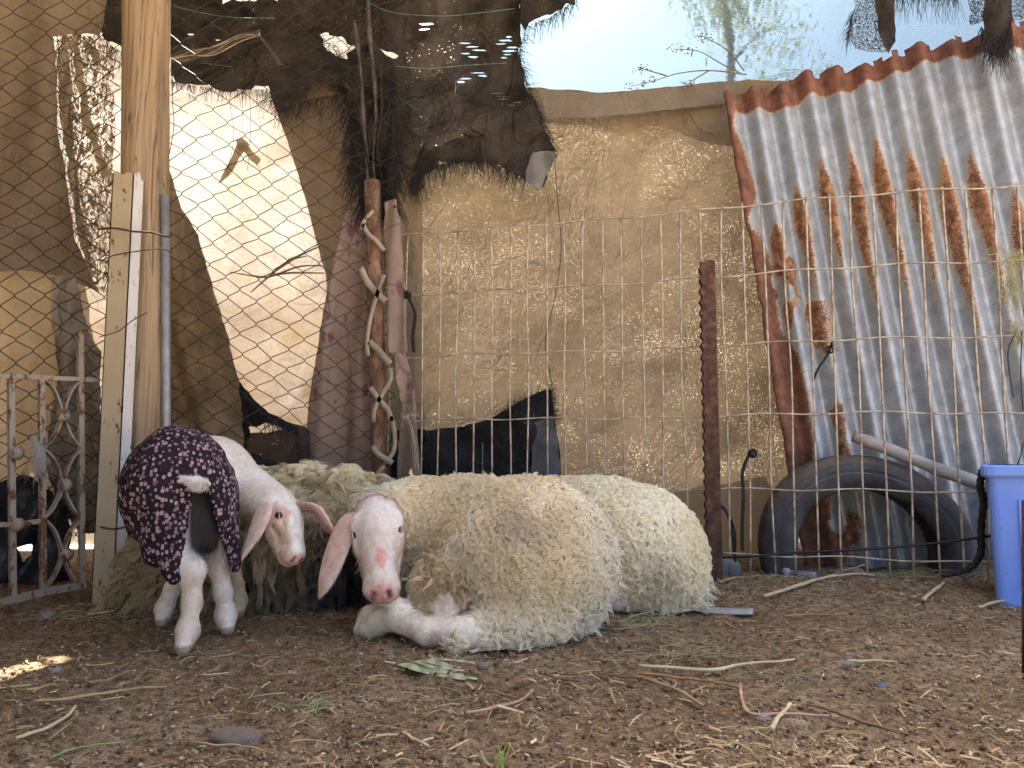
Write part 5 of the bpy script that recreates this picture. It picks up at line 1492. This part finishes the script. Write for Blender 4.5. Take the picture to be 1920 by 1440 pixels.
# ------------------------------------------------------------------ matted sheep behind the lamb
HC = Head(U(800, 2.48, .22), U(850, 2.44, .10), (.3, .6, .6), .235)
pC = [E(U(520, 2.24, .150), (.29, .195, .205), .06), E(U(640, 2.28, .16), (.22, .17, .200), .06), E(U(370, 2.20, .085), (.19, .16, .135), .06), K(U(720, 2.4, .22), HC.p(0, 0, -.04), .085, .06, .05), E(U(330, 2.12, .05), (.11, .12, .09), .05)]
pC += [dict(p) for p in HC.prims()]
t = thing('ewe', U(520, 2.2, 0), 'sheep with matted clumpy fleece, dirty black below, lying behind the lamb', 'sheep', 'sheep in the pen')
V, Q, N_, tg = surface_net(pC, (-1.22, 1.90, -.02), (-.08, 2.66, .42), .0068, .028)
V[:, 2] = np.maximum(V[:, 2], .001)
def colC(p, nn):
    u, v = px_of(p)
    n1 = fbm(p * 8 + 7, 4); n2 = fbm(p * 22 + 1, 3)
    c = lerpc((.66, .54, .32), (.90, .81, .58), smooth01(n1, -.35, .3))
    c = lerpc(c, (.28, .20, .10), .75 * smooth01(n2, .0, .4))
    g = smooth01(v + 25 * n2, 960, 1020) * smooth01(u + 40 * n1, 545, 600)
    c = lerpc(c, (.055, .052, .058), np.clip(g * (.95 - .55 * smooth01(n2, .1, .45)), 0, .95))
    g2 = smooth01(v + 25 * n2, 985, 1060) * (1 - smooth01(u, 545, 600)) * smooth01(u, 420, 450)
    c = lerpc(c, (.17, .135, .09), np.clip(g2 * .75, 0, .8))
    g3 = smooth01(-u, -430, -380)
    return lerpc(c, (.40, .32, .185), g3 * .7)
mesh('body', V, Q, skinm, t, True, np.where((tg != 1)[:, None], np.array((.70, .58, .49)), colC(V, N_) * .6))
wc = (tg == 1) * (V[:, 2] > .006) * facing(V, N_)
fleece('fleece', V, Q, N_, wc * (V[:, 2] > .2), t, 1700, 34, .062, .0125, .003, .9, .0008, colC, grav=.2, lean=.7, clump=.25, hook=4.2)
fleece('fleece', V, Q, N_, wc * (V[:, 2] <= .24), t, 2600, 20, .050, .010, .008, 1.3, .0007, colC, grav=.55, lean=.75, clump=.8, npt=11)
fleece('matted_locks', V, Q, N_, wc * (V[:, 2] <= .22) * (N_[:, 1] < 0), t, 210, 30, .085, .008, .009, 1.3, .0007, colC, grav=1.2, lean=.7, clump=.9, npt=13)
eyes(HC, t)
for g in (-1, 1):
    leaf_ear('ear', [HC.p(.018, g * .05, -.01), HC.p(.06, g * .10, -.01), HC.p(.13, g * .11, 0), HC.p(.20, g * .10, 0)], [.02, .03, .03, .002], (0, g * .9, .3), skinm, t, .3, .005, [(.66, .40, .33), (.74, .60, .52)])

# ------------------------------------------------------------------ lamb in a floral coat
HL = Head(W(528, 938, 1.845), W(556, 1064, 1.765), (.90, -.42, .25), .170)
hipL, hipR = U(335, 1.70, .30), U(398, 1.76, .30)
pL = [E(U(332, 1.73, .352), (.092, .115, .118), .05), E(U(355, 1.88, .355), (.098, .16, .115), .05), E(U(400, 2.00, .345), (.085, .10, .115), .05),
      K(U(415, 2.01, .355), HL.p(.0, 0, -.035), .080, .048, .05),
      E(hipL + np.array((0, -.01, -.03)), (.055, .075, .105), .03), E(hipR + np.array((0, -.01, -.03)), (.05, .075, .105), .03)]
pL += limb([hipL + np.array((0, -.02, -.07)), U(358, 1.655, .165), U(360, 1.645, .10), U(352, 1.625, .045), U(343, 1.597, .016)], [.048, .026, .0165, .0195, .016], .02)
pL += limb([hipR + np.array((0, -.02, -.07)), U(410, 1.775, .165), U(418, 1.78, .10), U(424, 1.785, .045), U(426, 1.768, .016)], [.046, .025, .0165, .0195, .016], .02)
pL += limb([U(365, 1.96, .27), U(345, 1.92, .15), U(322, 1.885, .085), U(308, 1.865, .045), U(303, 1.845, .016)], [.045, .021, .0150, .0180, .0145], .02)
pL += limb([U(415, 2.02, .27), U(435, 1.99, .15), U(444, 1.97, .08), U(447, 1.955, .045), U(448, 1.94, .016)], [.045, .020, .0150, .0180, .0145], .02)
pL += limb([U(388, 1.635, .352), U(368, 1.595, .360), U(340, 1.582, .372)], [.009, .006, .002], .012)
pL += [dict(p) for p in HL.prims(True)]
for p in pL: p['tag'] = 2 if p['tag'] == 2 else 0
t = thing('lamb', U(380, 1.8, 0), 'white lamb standing in a purple floral coat beside the painted post', 'sheep', 'sheep in the pen')
V, Q, N_, tg = surface_net(pL, (-1.0, 1.54, -.01), (-.42, 2.16, .50), .0042)
V[:, 2] = np.maximum(V[:, 2], .001)
u_, v_ = px_of(V)
a_ = (V - HL.o) @ HL.f / HL.s; b_ = (V - HL.o) @ HL.b / HL.s; c_ = (V - HL.o) @ HL.n / HL.s
hd = (np.abs(b_) < .085) & (a_ > -.02) & (a_ < .27) & (np.abs(c_) < .09) & (tg == 2)
def colL(p, nn):
    n1 = fbm(p * 11, 3)
    c = lerpc((.76, .68, .58), (.84, .79, .72), smooth01(n1, -.3, .4))
    u, v = px_of(p)
    q = ((p - HL.o) @ HL.R) / HL.s
    inhd = (np.abs(q[:, 1]) < .085) & (q[:, 0] > -.02) & (q[:, 0] < .27) & (np.abs(q[:, 2]) < .09)
    c = lerpc(c, (.56, .40, .27), inhd * smooth01(np.abs(q[:, 1]) - .5 * (q[:, 2] - .02), .016, .040) * smooth01(q[:, 0], .02, .08) * .8)
    nk = (u > 428) & (u < 520) & (v > 925) & (p[:, 1] > 1.83)
    c = lerpc(c, (.52, .42, .27), nk * smooth01(v, 925, 970) * .8)
    rear = (p[:, 1] < 1.74) * np.exp(-((u - 384) / 34) ** 2) * smooth01(v, 900, 922) * (1 - smooth01(v, 1010, 1070)) * 1.5  # dark coat slit: brown hair plus interior shade put into the colour
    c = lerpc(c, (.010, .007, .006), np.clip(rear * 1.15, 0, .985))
    leg = smooth01(-p[:, 2], -.22, -.12) * smooth01(n1, -.2, .4) * .7
    return lerpc(c, (.56, .43, .30), leg)
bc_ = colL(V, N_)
pk = hd * smooth01(a_, .212, .230) * smooth01(c_, -.024, -.010) * (1 - smooth01(np.abs(b_), .024, .036)) * .85
bc_ = lerpc(bc_, (.66, .36, .32), pk)
nl = hd * (a_ > .20) * (1 - smooth01(np.abs(np.abs(b_) - .0175), .003, .008)) * (1 - smooth01(np.abs(c_ - .008), .006, .014))
bc_ = lerpc(bc_, (.10, .04, .035), nl * .85)
ml = hd * (a_ > .19) * (1 - smooth01(np.abs(c_ + .021), .0015, .005))
bc_ = lerpc(bc_, (.22, .11, .09), ml * .6)
bc_ = lerpc(bc_, (.62, .36, .30), hd * (1 - smooth01(np.hypot(a_ - .080, np.abs(b_) - .052), .014, .030)) * .8)
hf = (V[:, 2] < .022)
bc_ = lerpc(bc_, (.30, .21, .15), hf * .85)
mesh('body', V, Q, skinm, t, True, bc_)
long_ = (~hd) & (V[:, 2] > .024)
incoat = (V[:, 1] < 1.80) & (V[:, 2] > .22) & ~((np.abs(u_ - 362) < 30) & (np.abs(v_ - 900) < 24) & (V[:, 1] < 1.625))
fur('wool_coat', V, Q, N_, long_ * (~incoat) * (V[:, 2] > .17) * facing(V, N_), t, 30000, .0085, .00034, colL, (0, -.25, -1.0), .6, .4)
fur('leg_hair', V, Q, N_, long_ * (V[:, 2] <= .19) * facing(V, N_), t, 22000, .0060, .00032, colL, (0, -.25, -1.0), .35, .3)
hw = hd * (1 - smooth01(a_, .19, .215)) * (1 - (np.hypot(a_ - .080, np.abs(b_) - .052) < .019)) 
fur('face_hair', V, Q, N_, hw * facing(V, N_), t, 14000, .0055, .00024, colL, lambda p, n: np.broadcast_to(HL.f, p.shape), .3, .22)
tl = (np.abs(u_ - 360) < 32) & (np.abs(v_ - 898) < 26) & (V[:, 1] < 1.63)
fur('tail_hair', V, Q, N_, tl.astype(float), t, 1500, .013, .0004, lambda p, n: np.broadcast_to(np.array((.84, .79, .72)), p.shape), (-1, -.1, .1), .45, .25)
eyes(HL, t, .0145, .0490)
def side_of(u): # which side of the head is towards that pixel
    return -1 if px_of(HL.p(.05, -.05, 0)[None])[0][0] < px_of(HL.p(.05, .05, 0)[None])[0][0] else 1
gl = side_of(0)
ecol = [(.60, .44, .36), (.72, .61, .52)]
leaf_ear('ear', [HL.p(.012, gl * .050, -.01), W(496, 950, 1.80), W(482, 985, 1.785), W(466, 1020, 1.78), W(450, 1052, 1.78)], [.014, .021, .024, .019, .011, .002], (-.35, -.85, .3), skinm, t, .35, .004, ecol, 2200)
leaf_ear('ear', [HL.p(.012, -gl * .050, -.01), W(582, 955, 1.80), W(600, 972, 1.785), W(616, 990, 1.775), W(630, 1003, 1.77)], [.012, .018, .021, .018, .011, .002], (-.15, -.75, -.55), skinm, t, .45, .004, [(.33, .15, .13), (.70, .56, .48)], 1400)

# the coat
m = Mat('floral print')
vv_ = m.noise(30, 2, .5)
nd = m.n('ShaderNodeTexVoronoi'); nd.inputs['Scale'].default_value = 112; m.t.links.new(m.map((1, 1, .8)), nd.inputs['Vector']); nd.inputs['Randomness'].default_value = .9
sepc = m.n('ShaderNodeSeparateColor'); m.t.links.new(nd.outputs['Color'], sepc.inputs[0])
rad_ = m.math('ADD', .30, m.math('MULTIPLY', sepc.outputs[0], .20))
dot = m.math('LESS_THAN', nd.outputs['Distance'], rad_)
dc = m.ramp(sepc.outputs[1], [(.0, (.25, .15, .17)), (.4, (.36, .255, .26)), (.65, (.12, .055, .08)), (1.0, (.30, .21, .25))])
core = m.math('LESS_THAN', nd.outputs['Distance'], .1)
dc = m.mix(m.math('MULTIPLY', core, .55), dc, (.20, .08, .14))
bgc = m.mix(m.ramp(m.noise(60, 3), [(.45, 0.0), (.55, 1.0)]), (.010, .0075, .008), (.019, .009, .013))
fcol = m.mix(m.math('MULTIPLY', dot, m.ramp(sepc.outputs[2], [(.03, .0), (.06, 1.0)])), bgc, dc)
printm = m.surf(m.principled(fcol, .85, 0, .2, m.bump(m.noise(16, 4, .5, dist=1.0), .5, .012)))
lining = simple('coat lining', (.03, .022, .02), .95)
pCt = [E(U(332, 1.73, .352), (.102, .127, .128), .05), E(U(357, 1.86, .355), (.106, .15, .122), .05),
       K(U(326, 1.71, .31), U(337, 1.67, .17), .095, .054, .05), K(U(385, 1.74, .31), U(415, 1.755, .17), .07, .036, .05), K(U(318, 1.78, .30), U(328, 1.75, .18), .080, .045, .04)]
V, Q, N_, tg = surface_net(pCt, (-1.05, 1.50, .10), (-.55, 2.05, .52), .0045)
fold = np.sin(np.arctan2(V[:, 0] + .80, V[:, 1] - 1.76) * 9 + 6 * V[:, 2] + 2 * vnoise(V * 9))
V = V + N_ * (.005 * fbm(V * 13, 3) + .006 * fold * smooth01(-V[:, 2], -.36, -.18))[:, None]
C = V[Q].mean(1); uu, vv = px_of(C)
cn = N_[Q].mean(1)
zl = np.interp(uu, [240, 286, 326, 346, 360, 400, 437, 460], [.20, .185, .135, .16, .21, .21, .125, .14]) + .006 * vnoise(C * 40)
keep = (C[:, 2] > zl) & (C[:, 1] < 1.815 + .012 * vnoise(C * 20))
slit_l = np.interp(vv, [905, 934, 1003, 1060], [372, 360, 350, 338]); slit_r_ = np.interp(vv, [900, 975, 1072], [386, 404, 432])
keep &= ~((C[:, 1] < 1.745) & (vv > 912) & (uu > slit_l) & (uu < slit_r_) & (cn[:, 1] < .3))
keep &= ~((cn[:, 2] < -.55) & (C[:, 2] < .3))
Q2 = Q[keep]
used = np.unique(Q2); rm = np.full(len(V), -1); rm[used] = np.arange(len(used))
o = mesh('floral_coat', V[used], rm[Q2], printm, t)
o.data.materials.append(lining)
md = o.modifiers.new('smooth', 'SMOOTH'); md.factor = .5; md.iterations = 3
md = o.modifiers.new('thickness', 'SOLIDIFY'); md.thickness = .0035; md.offset = 1; md.material_offset = 0
o['label'] = 'dark purple coat printed with small pink and lilac flowers'

# ================================================================== LOOSE THINGS ON THE GROUND
stalk_mats = {
 'pale': simple('pale straw', (.52, .41, .25), .7, var=.3, scale=30), 'tan': simple('tan straw', (.40, .27, .14), .75, var=.4, scale=30),
 'orange': simple('orange stalk', (.36, .20, .09), .75, var=.4, scale=30), 'brown': simple('brown stalk', (.20, .12, .065), .8, var=.4, scale=30),
 'pink': simple('pinkish stalk', (.42, .25, .17), .75, var=.35, scale=30), 'green': simple('green stalk', (.30, .33, .14), .7, var=.3, scale=30)}
STALKS = [
 ([(62, 1338), (150, 1325), (235, 1309), (310, 1300)], .0042, 'tan', 'long tan stalk in front of the lamb, pointing to the left edge'),
 ([(28, 1402), (80, 1384), (120, 1364), (140, 1344)], .0040, 'pale', 'pale split stalk in the bottom corner left of the tan stalk'),
 ([(165, 1292), (200, 1284), (228, 1270), (252, 1265)], .0020, 'tan', 'thin straw lying below the strip of sunlight'),
 ([(0, 1303), (40, 1312), (80, 1305), (118, 1296)], .0028, 'orange', 'reddish bent stalk at the left edge below the sunlit strip'),
 ([(285, 1342), (286, 1322), (285, 1304)], .0036, 'orange', 'short upright chip of stalk right of the long tan stalk'),
 ([(355, 1400), (400, 1410), (450, 1412), (512, 1428)], .0024, 'tan', 'thin twisted stalk below the flat stone'),
 ([(92, 1424), (150, 1404), (200, 1396), (255, 1388)], .0017, 'green', 'thin green stem near the bottom left corner'),
 ([(162, 1158), (205, 1154), (230, 1142), (246, 1128), (262, 1126)], .0052, 'pale', 'pale bent stalk at the foot of the steel post'),
 ([(138, 1130), (200, 1136), (262, 1138)], .0024, 'tan', 'thin straight straw crossing behind the bent stalk at the post'),
 ([(620, 1172), (660, 1168), (706, 1162)], .0042, 'orange', 'orange stalk below the front ewe face'),
 ([(872, 1346), (905, 1338), (950, 1325), (985, 1312), (998, 1300)], .0044, 'pink', 'curved pinkish stalk in the middle of the foreground'),
 ([(915, 1294), (945, 1302), (978, 1312)], .0030, 'orange', 'short reddish stalk touching the curved pinkish one'),
 ([(755, 1384), (778, 1397), (802, 1410)], .0034, 'pale', 'short pale straw in the bottom middle'),
 ([(1198, 1258), (1270, 1262), (1340, 1268), (1400, 1256), (1490, 1240)], .0056, 'pale', 'longest pale straw stem in the right foreground'),
 ([(1198, 1272), (1280, 1282), (1340, 1292), (1392, 1304)], .0046, 'orange', 'orange stalk just under the longest pale stem'),
 ([(1208, 1280), (1260, 1300), (1318, 1332)], .0046, 'tan', 'tan stalk slanting away below the orange one'),
 ([(1142, 1182), (1200, 1176), (1272, 1172)], .0036, 'orange', 'orange straw right of the front ewe rump'),
 ([(1432, 1130), (1500, 1118), (1570, 1106), (1640, 1098)], .0070, 'pale', 'thick pale stalk lying before the wire panel, below the tyre'),
 ([(1348, 1104), (1390, 1096), (1426, 1085)], .0056, 'tan', 'short tan stick at the foot of the rusty stake'),
 ([(1540, 1092), (1580, 1078), (1620, 1058)], .0050, 'tan', 'brown stick propped on the stone under the tyre'),
 ([(1732, 1138), (1752, 1126), (1772, 1116)], .0066, 'pale', 'short thick pale stub in front of the tyre near the bin'),
 ([(1836, 1148), (1876, 1138), (1918, 1131)], .0050, 'pale', 'pale straw in front of the blue bin'),
 ([(1470, 1160), (1520, 1159), (1576, 1162)], .0040, 'orange', 'flat brown straw below the thick pale stalk'),
 ([(1512, 1332), (1560, 1342), (1610, 1362), (1680, 1384)], .0042, 'brown', 'long brown bent twig in the lower right'),
 ([(1388, 1296), (1392, 1325), (1406, 1348), (1460, 1350), (1555, 1352)], .0038, 'pink', 'hooked pinkish stalk left of the brown twig'),
 ([(1446, 1382), (1462, 1355), (1482, 1332)], .0046, 'pale', 'pale forked straw end crossing the hooked stalk'),
 ([(1588, 1242), (1630, 1244), (1682, 1248)], .0042, 'pale', 'short pale straw right of the longest stem'),
 ([(1426, 1166), (1438, 1150), (1452, 1132)], .0040, 'brown', 'short brown splinter leaning up right of the white strip'),
 ([(1120, 1265), (1160, 1272), (1210, 1280)], .0030, 'brown', 'dark twig left of the orange stalk'),
 ([(1022, 1268), (1050, 1276), (1086, 1284)], .0034, 'brown', 'brown twig between the green leaf scrap and the dark twig'),
 ([(142, 1060), (180, 1100), (216, 1142)], .0026, 'orange', 'thin stick leaning against the gate corner'),
 ([(890, 1210), (905, 1205), (930, 1210)], .0022, 'pale', 'small bent straw at the front ewe leg'),
 ([(950, 1218), (980, 1222), (1012, 1216)], .0030, 'pale', 'pale straw tucked under the front ewe rump'),
 ([(1700, 1115), (1760, 1095), (1810, 1078)], .0026, 'brown', 'thin brown stick leaning towards the rope by the bin'),
]
for k, (ln, r, mt, lab) in enumerate(STALKS):
    P = np.array([G(a, b, r * 1.1 + .003) for a, b in spline(ln, 26)])
    n = len(P); th = np.linspace(0, 1, n)
    if lab.startswith('thin stick leaning against') or 'propped' in lab or 'upright' in lab or 'leaning up' in lab:
        top = {'thin stick': .10, 'brown stic': .05, 'short upri': .045, 'short brow': .045}.get(lab[:10], .05)
        base_ = G(*ln[0]) if lab[0:5] != 'thin ' else G(*ln[-1])
        end = W(ln[-1][0], ln[-1][1], base_[1]) if lab[0:5] != 'thin ' else W(ln[0][0], ln[0][1], base_[1])
        P = np.array([base_ + (end - base_) * s for s in th]); P[:, 1] += .004 * np.sin(th * 5)
    P[:, 2] += .002 * np.abs(vnoise(np.stack([th * 5, 0 * th + k, 0 * th], 1)))
    rr = r * (1 + .25 * vnoise(np.stack([th * 7, 0 * th + k * 3.3, 0 * th], 1))) * .95 * (1 - .25 * th)
    o = MB().tube(P, rr, 8, flat=.7).build('straw_stalk', stalk_mats[mt])
    props(o, lab, 'straw', 'larger stalks lying on the ground')

def stone(name, c, r, lab, mat, seed, flat=.5):
    th = np.linspace(0, 2 * np.pi, 22, endpoint=False); ph = np.linspace(-.5 * np.pi, .5 * np.pi, 13)
    v = []
    for a in ph:
        for b in th:
            d = np.array((math.cos(a) * math.cos(b), math.cos(a) * math.sin(b), math.sin(a)))
            v.append(d)
    v = np.array(v)
    v = np.sign(v) * np.abs(v) ** .8
    v *= (1 + .28 * fbm(v * 1.3 + seed, 3))[:, None]
    v = v * np.array((r, r * .7, r * flat)) + c
    f = [[i * 22 + j, i * 22 + (j + 1) % 22, (i + 1) * 22 + (j + 1) % 22, (i + 1) * 22 + j] for i in range(12) for j in range(22)]
    props(mesh(name, v, f, mat), lab, 'stone', 'stones on the ground')
stm = simple('dusty stone', (.20, .16, .125), .95, var=.4, scale=25, bump=.5)
stg = simple('reddish stone', (.24, .165, .14), .95, var=.4, scale=25, bump=.5)
stone('stone', G(442, 1392, .002), .036, 'flat dusty stone sunk in the earth in the left foreground', stm, 1, .38)
stone('stone', G(1592, 1088, .012), .050, 'reddish stone below the tyre, in front of the wire panel', stg, 4, .5)
stone('stone', G(1362, 1078, .02), .052, 'grey crumpled lump at the foot of the rusty stake', simple('grey lump', (.19, .185, .19), .9, var=.4), 8, .75)
stone('stone', G(1655, 1290, .002), .012, 'small bluish pebble in the right foreground', simple('blue pebble', (.10, .14, .19), .8), 12, .5)
stone('stone', G(905, 1252, .004), .012, 'small round clod between the leaf scrap and the front ewe', stm, 15, .7)

# white plastic strip at the rump of the second ewe
P = np.array([G(a, b, .006) for a, b in [(1288, 1136), (1320, 1142), (1360, 1146), (1412, 1150)]])
b = MB(); b.add(*strap(spline(P, 14) + np.array((0, 0, .004)), (0, 1, .25), .034, .003))
props(b.build('plastic_strip', simple('grey white plastic', (.40, .38, .35), .6, var=.3)), 'greyish white plastic strip beside the second ewe rump', 'plastic strip')
# green woven leaf scrap
m = Mat('green leaf scrap')
wv = m.n('ShaderNodeTexWave'); wv.inputs['Scale'].default_value = 55; wv.inputs['Distortion'].default_value = 2; m.t.links.new(m.map((.2, 1, 1)), wv.inputs[0])
gm = m.surf(m.principled(m.mix(wv.outputs['Fac'], (.22, .235, .13), (.36, .37, .23)), .7, 0, .3))
t = thing('leaf_scrap', G(820, 1260), 'pale green torn palm leaf scrap lying in front of the ewe', 'leaf')
for k in range(9):
    s = (k - 4) / 4
    ua, ub = 742 + 22 * abs(s) + RNG.uniform(0, 10), 868 + RNG.uniform(-30, 36)
    va = 1259 + 11 * s
    ln = [(ua, 1258 + 5 * s), ((ua * 2 + ub) / 3, va - 2), ((ua + 2 * ub) / 3, va + 1), (ub, va + 4 + RNG.normal(0, 2))]
    P = spline(np.array([G(a, b, .0075 + .004 * math.sin(i * 1.05 + .3 * k)) for i, (a, b) in enumerate(ln)]), 12)
    b = MB(); b.add(*strap(P, (0, 1, .15), .0085, .0008)); b.build('leaflet', gm, t, False)
MB().tube(spline(np.array([G(752, 1246, .016), G(780, 1256, .013), G(812, 1266, .012)]), 10), .0017, 6).build('midrib', stalk_mats['green'], t)
# green sprout at the bottom edge
t = thing('green_sprout', G(938, 1436), 'bright green grass sprout at the bottom edge of the picture', 'grass')
gs = simple('fresh green', (.32, .46, .06), .6)
for k in range(5):
    b0 = G(938 + RNG.normal(0, 3), 1438); e = b0 + np.array((RNG.normal(.004, .008), .006,   .030 * RNG.uniform(.5, 1.1)))
    MB().tube(spline([b0, (b0 + e) / 2 + np.array((RNG.normal(0, .003), 0, .003)), e], 8), np.linspace(.0016, .0004, 8), 5).build('blade', gs, t)
# can and hay tuft below the panel
t = thing('drink_bottle', G(1500, 1088), 'small crushed purple grey bottle lying under the wire panel', 'bottle')
P = np.array([G(1470, 1090, .020), G(1480, 1090, .020), G(1486, 1091, .018), G(1500, 1092, .016), G(1520, 1094, .014), G(1532, 1096, .012)])
bt = simple('bottle plastic', (.22, .21, .28), .3, var=.4, spec=.6)
MB().tube(P[:2], [.016, .016], 14).build('cap', simple('bottle cap', (.40, .38, .42), .5), t)
MB().tube(P[1:], [.010, .012, .015, .015, .013], 14).build('body', bt, t)
def tuft(lab, u, v, n, L, mat, wide=30):
    t = thing('hay_tuft', G(u, v), lab, 'hay', 'hay tufts on the ground')
    p = np.array([G(u + RNG.normal(0, wide), v + RNG.normal(0, 4), .004) for _ in range(n)])
    a = RNG.random(n) * 6.28; Ls = L * RNG.uniform(.5, 1.2, n); c = RNG.normal(0, 1.5, n)
    pts = []; cur = p.copy(); el = RNG.uniform(.1, .9, n)
    for k in range(8):
        pts.append(cur.copy()); a = a + c / 7; el = el - .2
        cur = cur + np.stack([np.cos(a) * np.cos(el), np.sin(a) * np.cos(el), np.sin(el)], 1) * (Ls / 7)[:, None]
        cur[:, 2] = np.maximum(cur[:, 2], .004)
    o = curves('stems', np.stack(pts, 1), .0009, mat, t); o['kind'] = 'stuff'
hd_ = simple('dull hay', (.36, .29, .16), .8, var=.4)
tuft('green hay tuft under the stick end, below the tyre', 1690, 1085, 130, .10, hayg, 36)
tuft('hay tuft caught round the longest pale stem', 1475, 1275, 60, .06, hd_, 26)
tuft('thin green hay right of the second ewe rump', 1215, 1165, 40, .10, hayg, 30)
tuft('hay scattered right of the front ewe, before the orange stalk', 1290, 1230, 50, .08, hd_, 45)
tuft('pale curling hay left of the pinkish stalk', 590, 1330, 34, .07, hayg, 22)
tuft('hay heaped along the panel foot near the stake', 1450, 1105, 70, .08, hd_, 60)
tuft('hay heaped between the tyre and the bin', 1790, 1098, 80, .09, hd_, 50)
tuft('straw wisps below the steel post', 190, 1165, 40, .08, hd_, 60)
wf = simple('white wool fluff', (.50, .46, .40), .95)
def fluff(lab, u, v, n, r):
    t = thing('wool_fluff', G(u, v), lab, 'wool', 'tufts of shed wool')
    p = G(u, v, r * .5) + RNG.normal(0, r * .45, (n, 3)) * np.array((1.5, 1, .6))
    pts = [p]
    d = RNG.normal(0, 1, (n, 3))
    for k in range(6):
        d = d * .6 + RNG.normal(0, .7, (n, 3)); p = p + d / np.linalg.norm(d, axis=1, keepdims=True) * r * .28; p[:, 2] = np.maximum(p[:, 2], .004); pts.append(p)
    o = curves('fibres', np.stack(pts, 1), .00028, wf, t); o['kind'] = 'stuff'
fluff('fluff of white wool on the end of the thick pale stalk', 1655, 1092, 130, .013)
fluff('fluff of white wool beside the hooked stalk', 1432, 1352, 60, .008)
fluff('grey wool fluff right of the longest pale stem', 1588, 1246, 60, .008)
fluff('white wool shred in the left foreground under the gate', 88, 1155, 80, .010)
fluff('wool wisp left of the flat stone', 105, 1272, 50, .007)
